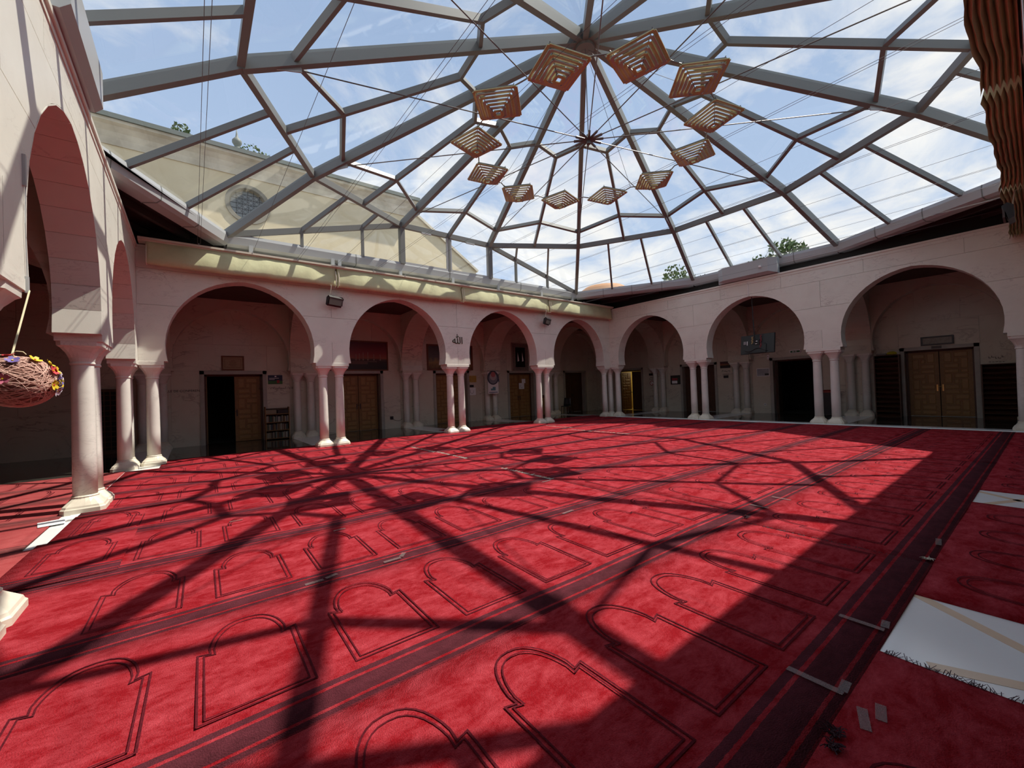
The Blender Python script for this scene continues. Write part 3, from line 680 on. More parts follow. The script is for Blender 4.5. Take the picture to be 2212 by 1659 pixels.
def door(n, x, y, rotz, label, left=0, right=0, dark=False, leaves=(1, 1), hmat=None, room=None):
    d = thing('door_%d' % n, label, 'door', (x, y, 0), None, rotz); d['kind'] = 'structure'
    obj('stone_surround', MB().box(-1.0, -.875, -.335, -.29, 0, 2.57).box(.875, 1.0, -.335, -.29, 0, 2.57).box(-1.0, 1.0, -.335, -.29, 2.45, 2.57)
        .box(-.885, -.873, -.30, .02, 0, 2.45).box(.873, .885, -.30, .02, 0, 2.45), FRAME_STONE, d, local=True)
    obj('wood_frame', MB().box(-.875, -.815, -.05, .05, 0, 2.45).box(.815, .875, -.05, .05, 0, 2.45).box(-.875, .875, -.05, .05, 2.39, 2.45), WOOD_D, d, local=True)
    lm, pm = (leaf_dk, pan_dk) if dark else (leaf_me, pan_me)
    for side, ang, on in ((-1, left, leaves[0]), (1, right, leaves[1])):
        if not on: continue
        lf = link('door_leaf', lm, d, (side*.812, 0, 0), math.radians(ang)*(1 if side < 0 else -1), side > 0)
        for me in pm: link('raised_panel', me, lf)
        link('handle', hmat or handle_dk, lf, (LW-.06, 0, 0), 0)
    if room:
        obj('room_beyond', MB().box(-1.5, -1.45, .06, 3.2, 0, 2.8).box(1.45, 1.5, .06, 3.2, 0, 2.8).box(-1.5, 1.5, 3.2, 3.25, 0, 2.8).box(-1.5, 1.5, .06, 3.2, 2.8, 2.85).box(-1.5, 1.5, .06, 3.2, -.05, 0)
            .box(-1.5, -.88, .055, .07, 0, 2.8).box(.88, 1.5, .055, .07, 0, 2.8).box(-.88, .88, .055, .07, 2.46, 2.8), room, d, local=True)
    else: obj('backing', MB().box(-1, 1, .07, .09, 0, 2.6), ROOMDARK, d, local=True)
    return d
HP = -math.pi/2
door(1, -3.5*P, DD, 0, 'honey wood double door with its left leaf standing open', left=100, room=ROOMDARK)
door(2, -2.5*P, DD, 0, 'closed honey wood double door under the red sunset photograph')
door(3, -1.5*P, DD, 0, 'closed honey wood double door half hidden behind the calligraphy column pair')
door(4, -.5*P, DD, 0, 'closed honey wood double door with two white papers taped on')
door(5, 2.08, DD, 0, 'dark wooden double door in the far corner behind the black chair', dark=True)
CREAMROOM = mat('cream_room', (.52, .40, .14), .8)
d6 = door(6, DD, 2.15, HP, 'half-open corner door onto a yellow lit room', left=80, dark=True, room=CREAMROOM)
lp = bpy.data.lights.new('room_lamp', 'POINT'); lp.energy = 22; lp.color = (1, .85, .5); lp.shadow_soft_size = .15
lo = bpy.data.objects.new('room_lamp', lp); COL.objects.link(lo); lo.location = (DD+1.6, 2.15, 2.5)
obj('locker_row', MB().box(-1.2, -.2, 2.3, 2.9, 0, 1.9).box(.35, .8, 1.0, 1.5, 0, 1.3), flat('locker', (.30, .22, .10)), d6, local=True)
door(7, DD, -.5*P, HP, 'closed dark wooden double door behind the first shaded column pair', dark=True)
door(8, DD, -1.5*P, HP, 'wide open doorway into a pitch dark room under the exit sign', left=98, right=98, dark=True, room=ROOMDARK)
door(9, DD, -2.5*P, HP, 'large honey wood double door with brass handle between shoe racks', hmat=handle_me)

# ------------------------------------------------------------------ things on the gallery walls
def framed(name, label, cat, x, y, z, w, h, rotz, fm, fw_, inner, depth=.04, tilt=0, mount=None):
    t = thing(name, label, cat, (x, y, z), None, rotz)
    if tilt: t.rotation_euler = (math.radians(tilt), 0, rotz)
    f_ = MB().box(-w/2, w/2, -depth, 0, -h/2, -h/2+fw_).box(-w/2, w/2, -depth, 0, h/2-fw_, h/2).box(-w/2, -w/2+fw_, -depth, 0, -h/2+fw_, h/2-fw_).box(w/2-fw_, w/2, -depth, 0, -h/2+fw_, h/2-fw_)
    obj('frame', f_, fm, t, local=True)
    obj('picture', MB().box(-w/2+fw_, w/2-fw_, -depth*.4, -.002, -h/2+fw_, h/2-fw_), inner, t, local=True)
    return t
FRW = flat('frame_wood', (.16, .06, .025)); PARCH = mat('parchment', (.36, .27, .17), .7, noise=(20, (.30, .22, .13), .6))
p1 = framed('plaque', 'brown framed parchment plaque above the open door', 'plaque', -15.60, DR, 2.85, .68, .52, 0, FRW, .05, PARCH)
obj('inner_border', MB().box(-.24, .24, -.022, -.018, -.155, -.145).box(-.24, .24, -.022, -.018, .145, .155).box(-.245, -.235, -.022, -.018, -.155, .155).box(.235, .245, -.022, -.018, -.155, .155), FRW, p1, local=True)
for i, w_ in enumerate((.14, .22, .20, .24, .17)):
    obj('text_line', MB().box(-w_/2, w_/2, -.021, -.017, .085-.045*i-.006, .085-.045*i+.006), FRW, p1, local=True)
def ramp_mat(name, stops, lo, hi, rough=.4, noise=0.0, scale=5):
    """vertical colour bands by object-space height: printed pictures and posters"""
    M = bpy.data.materials.new(name); M.use_nodes = True; t = M.node_tree; b = t.nodes['Principled BSDF']; b.inputs['Roughness'].default_value = rough
    tcn = N(t, 'ShaderNodeTexCoord'); sp = N(t, 'ShaderNodeSeparateXYZ'); L(t, tcn.outputs['Object'], sp.inputs[0])
    mr = N(t, 'ShaderNodeMapRange', inp={1: lo, 2: hi}); L(t, sp.outputs[2], mr.inputs[0])
    src = mr.outputs[0]
    if noise:
        nz = N(t, 'ShaderNodeTexNoise', inp={'Scale': scale, 'Detail': 5.0}); L(t, tcn.outputs['Object'], nz.inputs['Vector'])
        a = N(t, 'ShaderNodeMath', operation='MULTIPLY_ADD', inp={1: noise, 2: -noise/2}); L(t, nz.outputs[0], a.inputs[0])
        s = N(t, 'ShaderNodeMath', operation='ADD'); L(t, a.outputs[0], s.inputs[0]); L(t, src, s.inputs[1]); src = s.outputs[0]
    r = N(t, 'ShaderNodeValToRGB'); el = r.color_ramp.elements; el[0].position, el[0].color = stops[0][0], (*stops[0][1], 1); el[1].position, el[1].color = stops[-1][0], (*stops[-1][1], 1)
    for p_, c in stops[1:-1]:
        q = el.new(p_); q.color = (*c, 1)
    L(t, src, r.inputs[0]); L(t, r.outputs[0], b.inputs['Base Color']); return M
SUNSET = ramp_mat('sunset_print', [(0, (.012, .006, .006)), (.28, (.03, .012, .010)), (.36, (.07, .03, .025)), (.42, (.30, .09, .05)), (.6, (.22, .03, .035)), (1, (.07, .008, .02))], -.58, .58, noise=.05)
bp_ = framed('framed_photograph', 'large framed photograph of a mosque at red sunset above a door', 'picture', -11.12, DR, 3.22, 2.5, 1.28, 0, FRW, .05, SUNSET)
PALE = flat('minaret_print', (.32, .22, .18))
for x, h in ((.0, .30), (.16, .34), (.36, .36), (-.14, .26), (.62, .28), (-.45, .30), (-.8, .25), (.9, .26)):
    obj('minaret_print', MB().box(x-.012, x+.012, -.02, -.016, -.20, -.20+h).box(x-.03, x+.03, -.02, -.016, -.20, -.14), PALE, bp_, local=True)
obj('forecourt_print', MB().box(-.95, .35, -.02, -.016, -.36, -.26).box(-.6, .75, -.02, -.016, -.27, -.22), flat('court_print', (.14, .09, .075)), bp_, local=True)
OLD = ramp_mat('old_painting', [(0, (.10, .05, .02)), (.3, (.30, .20, .07)), (.5, (.10, .09, .08)), (1, (.05, .04, .04))], -.6, .6, noise=.5, scale=4)
framed('framed_painting', 'brown framed hazy painting above the half hidden door', 'picture', -6.70, DR, 3.22, 2.55, 1.25, 0, FRW, .07, OLD)
ORN = mat('carved_gilt', (.26, .21, .17), .45, noise=(30, (.05, .04, .035), .9), bump=(35, 1.0)); BLK = flat('black_mirror', (.006, .005, .005), .08)
mir = framed('framed_mirror', 'ornate carved silver frame round a black picture above the papered door', 'picture', -2.30, DR, 3.32, 1.10, 1.50, 0, ORN, .20, BLK, .07)
obj('outer_moulding', MB().box(-.60, .60, -.05, 0, -.80, -.75).box(-.60, .60, -.05, 0, .75, .80).box(-.60, -.55, -.05, 0, -.75, .75).box(.55, .60, -.05, 0, -.75, .75), flat('silver_wood', (.36, .27, .22)), mir, local=True)
for s in (-1, 1): obj('white_streak', MB().prism([(s*.16, -.031, .28), (s*.16+.09, -.031, -.2), (s*.16-.02, -.031, -.24)], (0, -.003, 0)), WHITE, mir, local=True)
GREENP = ramp_mat('match_poster', [(0, (.02, .10, .02)), (.3, (.03, .14, .03)), (.42, (.01, .02, .05)), (1, (.012, .02, .06))], -.17, .17)
po = tag(obj('wall_poster', MB().box(-.24, .24, -.01, 0, -.17, .17), GREENP, None, loc=(-14.28, DR, 2.24)), 'small dark blue and green poster above the bookshelf', 'poster')
obj('red_patch', MB().box(.05, .14, -.013, -.01, -.13, -.02), flat('poster_red', (.35, .03, .03)), po, local=True)
obj('white_lettering', MB().box(-.2, .12, -.013, -.01, .045, .06).box(-.2, -.02, -.013, -.01, 0, .014).box(-.02, .04, -.013, -.01, .10, .14), WHITE, po, local=True)
tag(text('wall_lettering', 'SALLE DE CONFÉRENCES', .105, (-16.98, DR-.004, 1.89), ROT_B, INK), 'black lettering left of the open door', 'lettering')
tag(text('wall_lettering', '\uFE94\uFE92\uFE98\uFEDC\uFEE3 - \uFE95\uFE8D\uFEAE\uFEBF\uFE8E\uFEA4\uFEE4\uFEDF\uFE8D \uFE94\uFECB\uFE8E\uFED7', .12, (-14.25, DR-.004, 1.92), ROT_B, INK), 'black arabic lettering right of the open door above the bookshelf', 'lettering')
tag(text('bronze_calligraphy', '\uFDF2', .36, (-2*P, -.012, 3.44), ROT_B, BRONZE, ext=.008), 'small bronze calligraphy fixed between two arches of the back wall', 'calligraphy')
def sheet(name, label, x, y, z, w, h, rotz, m_, cat='paper'):
    return tag(obj(name, MB().box(-w/2, w/2, -.006, 0, -h/2, h/2), m_, None, loc=(x, y, z), rot=(0, 0, rotz)), label, cat)
sheet('orange_notice', 'orange notice on the wall left of the round poster', -5.48, DR, 2.15, .50, .34, 0, mat('orange_print', (.42, .24, .03), .7, noise=(12, (.5, .36, .12), .8)))
sheet('name_plate', 'small black plate above a white drawing', -5.52, DR, 1.79, .24, .12, 0, INK, 'plate')
s_ = sheet('drawing_notice', 'white notice with a curved drawing below the black plate', -5.52, DR, 1.52, .46, .38, 0, WHITE)
obj('drawing', MB().tube([(-.1, -.009, .08), (-.09, -.009, -.06), (0, -.009, -.11), (.1, -.009, -.06), (.11, -.009, .05)], .006, 4), INK, s_, local=True)
sheet('yellow_notice', 'small yellow notice beside the round poster', -3.93, DR, 2.28, .22, .2, 0, flat('yellow_print', (.45, .28, .03)))
sheet('blue_notice', 'small blue notice below the yellow one', -3.90, DR, 2.05, .24, .16, 0, flat('blue_print', (.05, .13, .22)))
roll = thing('hanging_poster', 'long white hanging poster with a dark round emblem on top', 'poster', (-4.55, 3.93, 1.95))
obj('sheet', MB().box(-.33, .33, -.008, 0, -.58, .56), WHITE, roll, local=True)
disc = lambda r, y, zc, n=28, sx=1: MB().prism([(sx*r*math.cos(2*math.pi*i/n), y, zc+r*math.sin(2*math.pi*i/n)) for i in range(n)], (0, .004, 0))
obj('dark_disc', disc(.36, -.016, .23), flat('slate_print', (.06, .065, .09)), roll, local=True)
obj('grey_disc', disc(.27, -.021, .20), flat('grey_print', (.22, .23, .27)), roll, local=True)
obj('pale_disc', disc(.20, -.026, .30), flat('pale_print', (.45, .38, .38)), roll, local=True)
obj('pink_heart', disc(.14, -.031, .40), flat('pink_print', (.46, .14, .14)), roll, local=True)
obj('colour_blocks', MB().box(-.15, .02, -.013, -.009, -.42, -.32).box(-.04, .14, -.014, -.009, -.42, -.24), flat('teal_print', (.12, .28, .33)), roll, local=True)
obj('footer_text', MB().box(-.27, .27, -.013, -.009, -.535, -.505), flat('navy_print', (.03, .03, .10)), roll, local=True)
obj('top_bar', MB().tube([(-.34, -.01, .58), (.34, -.01, .58)], .012, 6), BLACKP, roll, local=True)
sheet('taped_paper', 'white paper taped higher on the wooden door', -1.87, DD-.04, 2.0, .26, .24, 0, WHITE)
s_ = sheet('taped_paper', 'white paper with a curved drawing taped lower on the wooden door', -2.03, DD-.042, 1.72, .38, .34, 0, WHITE)
obj('drawing', MB().tube([(-.08, -.009, .08), (-.07, -.009, -.06), (0, -.009, -.11), (.08, -.009, -.06)], .006, 4), INK, s_, local=True)
so = tag(obj('wall_socket', MB().box(-.07, .07, -.03, 0, -.07, .07), BLACKP, None, loc=(-9.78, DR, .47)), 'black wall socket low beside the half hidden door', 'socket')
cbm = []
for i in range(10): cbm.append((.05+.05*i, -.02, -.05-.10*math.sin(i*.33)))
obj('cord', MB().tube(cbm, .007, 5), BLACKP, so, local=True)
cabn = thing('wood_cabinet', 'small dark wood cabinet behind the right loudspeaker column pair', 'cabinet', (-.95, DR-.22, 0))
obj('body', MB().box(-.22, .22, -.2, .2, 0, 1.05), WOOD_D, cabn, local=True)
obj('door', MB().box(-.2, .2, -.225, -.2, .05, 1.0), WOOD, cabn, local=True)
obj('crest', MB().prism([(-.22, -.2, 1.05), (.22, -.2, 1.05), (.1, -.2, 1.16), (-.1, -.2, 1.16)], (0, .05, 0)), WOOD_D, cabn, local=True)
# chair
ch = thing('plastic_chair', 'black chair standing beside the far corner door', 'chair', (.30, 3.55, 0), None, math.radians(-65))
for x, y in ((-.2, -.2), (.2, -.2), (-.2, .2), (.2, .2)): obj('leg', MB().tube([(x*1.12, y*1.12, 0), (x, y, .45)], .018, 6), BLACKP, ch, local=True)
bevel(obj('seat', MB().box(-.23, .23, -.22, .23, .44, .48), BLACKP, ch, local=True), .015, 2)
bk = MB(); bk.rings([[(x*(1-.12*t), .20+.10*t+.03*(1-(x/.22)**2)+dy_, .48+.46*t) for x in (-.22, -.11, 0, .11, .22)]+[(x*(1-.12*t), .225+.10*t+.03*(1-(x/.22)**2)+dy_, .48+.46*t) for x in (.22, .11, 0, -.11, -.22)] for t, dy_ in ((0, 0), (.3, 0), (.6, 0), (.85, 0), (1, .01))])
obj('backrest', bk, BLACKP, ch, True, local=True)
# bookshelf and books
sh = thing('bookshelf', 'low wooden bookshelf full of books beside the open door', 'bookshelf', (-14.28, 4.26, 0))
SW, SHH = .80, 1.18
obj('side_panel', MB().box(-SW/2, -SW/2+.03, -.13, .13, 0, SHH+.05), WOOD, sh, local=True); obj('side_panel', MB().box(SW/2-.03, SW/2, -.13, .13, 0, SHH+.02), WOOD, sh, local=True)
obj('back_panel', MB().box(-SW/2, SW/2, .115, .13, 0, SHH-.02), WOOD_D, sh, local=True)
lev = [.06, .36, .66, .96]
for z in lev: obj('shelf', MB().box(-SW/2+.03, SW/2-.03, -.125, .115, z-.025, z), WOOD, sh, local=True)
bcol = [(.10, .03, .02), (.22, .17, .10), (.05, .06, .07), (.30, .26, .2), (.14, .07, .03), (.04, .07, .05), (.2, .12, .05), (.38, .34, .28)]
bmat = [flat('book_cover_%d' % i, c) for i, c in enumerate(bcol)]
rows_l = ['thin worn book on the bottom bookshelf row', 'thin worn book on the middle bookshelf row', 'thin worn book on the upper bookshelf row']
for r in range(3):
    x = -SW/2+.035
    while x < SW/2-.065:
        w_ = random.uniform(.022, .042); h = random.uniform(.19, .235); d_ = random.uniform(.13, .16)
        b_ = thing('book', rows_l[r], 'book', (-14.28+x+w_/2, 4.26-.12+d_/2, lev[r]), 'books in the low bookshelf')
        m_ = random.choice(bmat)
        obj('cover', MB().box(-w_/2+.001, -w_/2+.004, -d_/2, d_/2, 0, h).box(w_/2-.004, w_/2-.001, -d_/2, d_/2, 0, h).box(-w_/2+.001, w_/2-.001, -d_/2, -d_/2+.004, 0, h), m_, b_, local=True)
        obj('pages', MB().box(-w_/2+.004, w_/2-.004, -d_/2+.004, d_/2-.004, .004, h-.005), WHITE, b_, local=True)
        x += w_
def boxthing(nm, lab, x0_, x1_, z0_, z1_, m_):
    tag(bevel(obj(nm, MB().box(x0_, x1_, 4.15, 4.34, z0_, z1_), m_), .006), lab, 'box')
boxthing('cardboard_box', 'pale flat box on the left top of the bookshelf', -14.66, -14.31, .962, 1.10, flat('card', (.25, .19, .12)))
boxthing('dark_box', 'dark flat box on the right top of the bookshelf', -14.28, -13.92, .962, 1.09, BLACKP)
# right gallery
def sheetC(name, label, y, z, w, h, m_, cat='sign', d=DR): return sheet(name, label, d, y, z, w, h, HP, m_, cat)
sheetC('name_plate', 'small black plate above the no-smoking sign', .62, 2.13, .26, .13, INK, 'plate')
def strokes(y, z, w, h, n, label, m_, thick=.018):
    mb_ = MB(); r_ = random.Random(int(abs(y)*100)+n)
    x = -w/2
    while x < w/2-.02:
        l_ = r_.uniform(.03, .075); zz_ = r_.uniform(-h*.25, h*.25)
        mb_.box(x, min(x+l_, w/2), -.006, 0, zz_-thick/2, zz_+thick/2)
        if n and r_.random() < .6: mb_.box(x, x+thick*.8, -.006, 0, zz_, zz_+h*r_.uniform(.3, .6))
        x += l_+r_.uniform(.008, .02)
    return tag(obj('wall_lettering', mb_, m_, None, loc=(DR, y, z), rot=(0, 0, HP)), label, 'lettering')
strokes(.58, 1.92, .34, .10, 1, 'black arabic lettering above the no-smoking sign', INK)
strokes(.58, 1.83, .36, .02, 0, 'thin line of black lettering just above the no-smoking sign', INK)
ns = thing('no_smoking_sign', 'round red no-smoking sign beside the half-open corner door', 'sign', (DR, .58, 1.62), None, HP)
obj('disc', disc(.12, -.008, 0), WHITE, ns, local=True)
RED = flat('sign_red', (.35, .02, .02))
obj('ring', MB().tube([(.115*math.cos(i*math.pi/12), -.012, .115*math.sin(i*math.pi/12)) for i in range(24)], .016, 6, True), RED, ns, local=True)
obj('bar', MB().beam((-.08, -.014, .08), (.08, -.014, -.08), .02, .01, (0, 1, 0)), RED, ns, local=True)
pr2 = framed('framed_poster', 'black framed poster with a red and white print', 'poster', DR, -.93, 1.75, .58, .50, HP, BLACKP, .05, flat('print_green', (.03, .045, .03)))
obj('red_print', MB().box(-.22, .12, -.02, -.015, -.02, .10), flat('print_red', (.30, .03, .04)), pr2, local=True)
obj('white_print', MB().box(-.22, .10, -.02, -.015, -.20, -.05), WHITE, pr2, local=True)
SUN2 = ramp_mat('dusk_print', [(0, (.005, .004, .004)), (.4, (.012, .008, .006)), (.5, (.30, .10, .03)), (.65, (.12, .02, .02)), (1, (.04, .01, .015))], -.16, .16, noise=.2)
sheetC('dusk_picture', 'small dusk picture beside the dark wooden door', -3.64, 2.40, .50, .33, SUN2, 'picture')
strokes(-3.66, 2.07, .42, .12, 1, 'black arabic lettering under the small dusk picture', INK)
strokes(-3.66, 1.93, .30, .02, 0, 'thin line of lettering below the small dusk picture', INK)
sheetC('name_plate', 'black plate below the arabic lettering beside the dark door', -3.66, 1.80, .24, .13, INK, 'plate')
nb = framed('notice_board', 'white framed notice board left of the dark doorway', 'notice board', DR, -5.38, 1.93, .56, .38, HP, WHITE, .03, mat('map_print', (.40, .40, .42), .4, noise=(9, (.24, .26, .3), .7)))
obj('corner_print', MB().box(.06, .23, -.02, -.015, -.15, -.06), flat('print_dark', (.05, .06, .05)), nb, local=True)
ex = thing('exit_sign', 'green and white exit sign above the dark doorway', 'sign', (DR, -6.72, 2.79), None, HP)
obj('housing', MB().box(-.21, .21, -.06, 0, -.07, .07), WHITE, ex, local=True)
obj('pictogram', MB().box(-.18, .18, -.064, -.06, -.05, .03), flat('exit_green', (.03, .16, .06)), ex, local=True)
obj('running_figure', MB().box(.02, .05, -.067, -.063, -.04, .02).box(-.06, .0, -.067, -.063, -.015, -.005).box(-.1, -.06, -.067, -.063, -.03, .01), WHITE, ex, local=True)
dt = tag(obj('door_sensor', MB().box(-.04, .04, -.05, 0, -.11, .11), WHITE, None, loc=(DR, -5.62, 2.62), rot=(0, 0, HP)), 'small white sensor box above the notice board', 'sensor')
obj('lens', MB().box(-.015, .015, -.055, -.05, .02, .05), INK, dt, local=True)
sw = tag(obj('light_switch', MB().box(-.04, .04, -.025, 0, -.07, .07), WHITE, None, loc=(DR, -5.70, 1.39), rot=(0, 0, HP)), 'white light switch left of the dark doorway', 'switch')
obj('rocker', MB().box(-.02, .02, -.03, -.025, .0, .04), INK, sw, local=True)
so2 = tag(obj('wall_socket', MB().box(-.045, .045, -.02, 0, -.045, .045), WHITE, None, loc=(DR, -5.40, .42), rot=(0, 0, HP)), 'white wall socket low under the notice board', 'socket')
obj('socket_hole', MB().box(-.02, .02, -.023, -.02, -.02, .02), INK, so2, local=True)
# bin with red lid between the second column pair
bn = thing('waste_bin', 'black bin with red top seen between two shaded columns', 'bin', (DR-.35, -7.98, 0), None, HP)
obj('body', MB().rings([blend_ring(.20, .8, .03), blend_ring(.24, .8, .95)]), BLACKP, bn, local=True)
obj('lid', MB().rings([blend_ring(.26, .8, .95), blend_ring(.26, .8, 1.02), blend_ring(.18, .8, 1.06)]), flat('bin_red', (.25, .03, .02)), bn, local=True)
for s in (-1, 1): obj('wheel', MB().tube([(s*.2, .15, .06), (s*.24, .15, .06)], .06, 10), BLACKP, bn, local=True)
# framed calligraphy sign over the big door
sg = framed('framed_calligraphy', 'black framed pale calligraphy sign over the big double door', 'sign', DR, -11.12, 2.76, .84, .32, HP, BLACKP, .05, mat('pale_script', (.34, .33, .28), .5, noise=(16, (.22, .21, .17), .9)), tilt=0)
sheetC('name_plate', 'small grey plate just above the big double door', -11.10, 2.52, .26, .10, flat('plate_grey', (.10, .09, .085)), 'plate', DR-.045)
strokes(-12.48, 2.02, .34, .12, 1, 'dark arabic lettering above the low shoe rack', flat('ink2', (.08, .07, .06)))
strokes(-12.48, 1.89, .34, .02, 0, 'thin line of lettering just above the low shoe rack', flat('ink3', (.08, .07, .06)))
def rack(y, w, h, n, label):
    t = thing('shoe_rack', label, 'shoe rack', (DR-.19, y, 0), None, HP)
    for s in (-1, 1): obj('side_panel', MB().box(s*w/2-.015, s*w/2+.015, -.17, .17, 0, h), WOOD_D, t, local=True)
    obj('back_panel', MB().box(-w/2, w/2, .155, .17, .02, h), WOOD_D, t, local=True); obj('top_panel', MB().box(-w/2-.015, w/2+.015, -.17, .17, h, h+.025), WOOD_D, t, local=True)
    for i in range(n):
        z = .06+(h-.12)*i/(n-1); obj('slanted_shelf', MB().beam((-w/2, -.01, z), (w/2, -.01, z), .30, .02, (0, -.35, 1)), WOOD_D, t, local=True)
    return t
rack(-9.78, .70, 2.32, 13, 'tall dark wood shoe rack left of the big double door')
rack(-12.55, .78, 1.80, 11, 'lower dark wood shoe rack right of the big double door')
bag = MB().rings([[(DR-.2+r*1.2*math.cos(a*.5236), -9.93+r*1.5*math.sin(a*.5236)+.02*math.sin(a*2.1), 2.345+z) for a in range(12)] for r, z in ((.06, 0), (.10, .03), (.085, .09), (.03, .13))])
tag(obj('yellow_bag', bag, flat('yellow_plastic', (.50, .46, .02), .4)), 'crumpled yellow plastic bag on the tall shoe rack', 'bag')
tag(bevel(obj('folded_cloth', MB().box(DR-.33, DR-.06, -9.78, -9.50, 2.345, 2.41), flat('grey_cloth', (.2, .19, .18))), .02, 2), 'folded grey cloth beside the yellow bag', 'cloth')
# television on a ceiling pole
tv = thing('television', 'black television seen from behind hanging in the right arcade', 'television', (.24, -6.70, 2.95))
bd = MB(); yaw_ = math.radians(-8)
def tvp(y, z, x): # panel turned a little and tipped forward
    xx = x+.12*z; return (.24+.10+xx*math.cos(yaw_)-y*math.sin(yaw_), -6.74+xx*math.sin(yaw_)+y*math.cos(yaw_), 2.95+z)
def tvbox(y0_, y1_, z0_, z1_, x0_, x1_):
    mb_ = MB(); vs = [tvp(y, z, x) for z in (z0_, z1_) for x, y in ((x0_, y0_), (x1_, y0_), (x1_, y1_), (x0_, y1_))]
    return mb_.add(vs, [(0,3,2,1),(4,5,6,7),(0,1,5,4),(1,2,6,5),(2,3,7,6),(3,0,4,7)])
bevel(obj('back_shell', tvbox(-.63, .63, -.36, .36, 0, .035), TVBACK, tv), .006)
obj('bezel', tvbox(-.64, .64, -.37, .37, .035, .055), BLACKP, tv)
obj('electronics_hump', tvbox(-.35, .38, -.33, -.02, -.03, 0), TVBACK, tv)
obj('mount_plate', tvbox(-.11, .11, -.02, .16, -.06, -.0), BLACKP, tv)
obj('bright_fittings', tvbox(-.05, .05, .09, .12, -.085, -.06).add(*(lambda q: (q.v, q.f))(tvbox(-.04, .02, .0, .02, -.085, -.06))), WHITE, tv)
obj('label_sticker', tvbox(.42, .52, .02, .14, -.006, 0), flat('sticker', (.25, .25, .25)), tv)
obj('port_strip', tvbox(.36, .385, -.08, .14, -.01, 0), WHITE, tv)
obj('socket_block', tvbox(-.32, -.26, -.05, .02, -.01, 0), INK, tv)
obj('pole', MB().tube([(.24, -6.66, 4.80), (.24, -6.68, 3.85)], .016, 8).tube([(.24, -6.68, 3.9), (.25, -6.70, 3.02)], .026, 8), BLACKP, tv)
obj('ceiling_flange', MB().tube([(.24, -6.66, 4.77), (.24, -6.66, 4.83)], .06, 12), BLACKP, tv)
for nm, m_, y0_, z0_, z1_ in (('red_cable', flat('red_cable', (.25, .04, .05)), -.16, -.15, .34), ('yellow_cable', flat('yellow_cable', (.45, .35, .15)), .16, .02, .30)):
    for s in (0, 1):
        obj(nm, MB().tube([tvp(y0_+.035*math.sin(i*1.3+s*2), z0_+(z1_-z0_)*i/12, -.04) for i in range(13)], .011, 5), m_, tv)
obj('black_cable', MB().tube([tvp(.45-.08*i, -.22-.06*math.sin(i*.75), -.045) for i in range(12)], .010, 5), INK, tv)
tag(obj('cable_trunking', MB().box(-.02, 0, -6.655, -6.635, 4.78, 5.31).box(-.02, 0, -7.6, -6.635, 5.235, 5.255), WHITE), 'thin white cable trunking above the television arch', 'trunking')
# dark lattice screen in the left corner
lt = thing('lattice_screen', 'dark wooden lattice screen in the gloom behind the left columns', 'screen', (-18.85, DR-.12, 0))
obj('frame', MB().box(-.5, -.42, -.03, .03, 0, 2.0).box(.42, .5, -.03, .03, 0, 2.0).box(-.5, .5, -.03, .03, 1.92, 2.0).box(-.5, .5, -.03, .03, 0, .12), WOOD_D, lt, local=True)
for i in range(11): obj('lattice_bar', MB().box(-.42, .42, -.012, .0, .2+.16*i, .225+.16*i), WOOD_D, lt, local=True)
for i in range(6): obj('lattice_bar', MB().box(-.36+.14*i, -.335+.14*i, .0, .012, .12, 1.92), WOOD_D, lt, local=True)
obj('backing', MB().box(-.42, .42, .015, .03, .12, 1.92), ROOMDARK, lt, local=True)
# ------------------------------------------------------------------ prayer rugs
TH = math.radians(-.85)
def rot2(x, y): return (x*math.cos(TH)-y*math.sin(TH), x*math.sin(TH)+y*math.cos(TH))
RW = 1.495
def ribbon(pts, w):
    """closed flat ribbon of width w along a polyline in the xy plane"""
    n = len(pts); mb_ = MB(); inn, out = [], []
    for i in range(n):
        p0, p1, p2 = Vector(pts[i-1]), Vector(pts[i]), Vector(pts[(i+1) % n])
        d0, d1 = (p1-p0).normalized(), (p2-p1).normalized()
        n0, n1 = Vector((-d0.y, d0.x)), Vector((-d1.y, d1.x)); b = n0+n1
        b = b.normalized() if b.length > 1e-6 else n0
        k = min(2.0, 1/max(.3, b.dot(n0))); inn.append(p1+b*(k*w/2)); out.append(p1-b*(k*w/2))
    mb_.add([(*v, 0) for v in inn]+[(*v, 0) for v in out], [(i, (i+1) % n, n+(i+1) % n, n+i) for i in range(n)]); return mb_
def niche(off):
    hw, base, sh, step, apex = .2615-off, .335+off, 1.003-off*.8, .187-off*.75, 1.335-off*1.5
    R = [(-hw, base), (hw, base), (hw, sh), (step+.012, sh-.018)]
    R += [(step+.012, sh-.018)]
    arc = []
    for i in range(1, 9):
        t = i/8; arc.append(((step+.02)*math.cos(t*math.pi/2)**.82 if t < 1 else 0, sh+(apex-sh)*math.sin(t*math.pi/2)**1.12))
    R = R[:4]+arc+[(-x, y) for x, y in arc[-2::-1]]+[(-step-.012, sh-.018), (-hw, sh)]
    return R
nm1 = MB()
for off, w_ in ((0, .0108), (.031, .0088)):
    r_ = ribbon(niche(off), w_); nm1.add(r_.v, r_.f)
niche_me = nm1.mesh('woven_niche'); niche_me.materials.append(NICHE)
EDGE = flat('rug_edge', (.06, .012, .02), .9); FRW_ = flat('white_fringe', (.62, .60, .52), .9); FRD = flat('dark_fringe', (.05, .02, .03), .9)
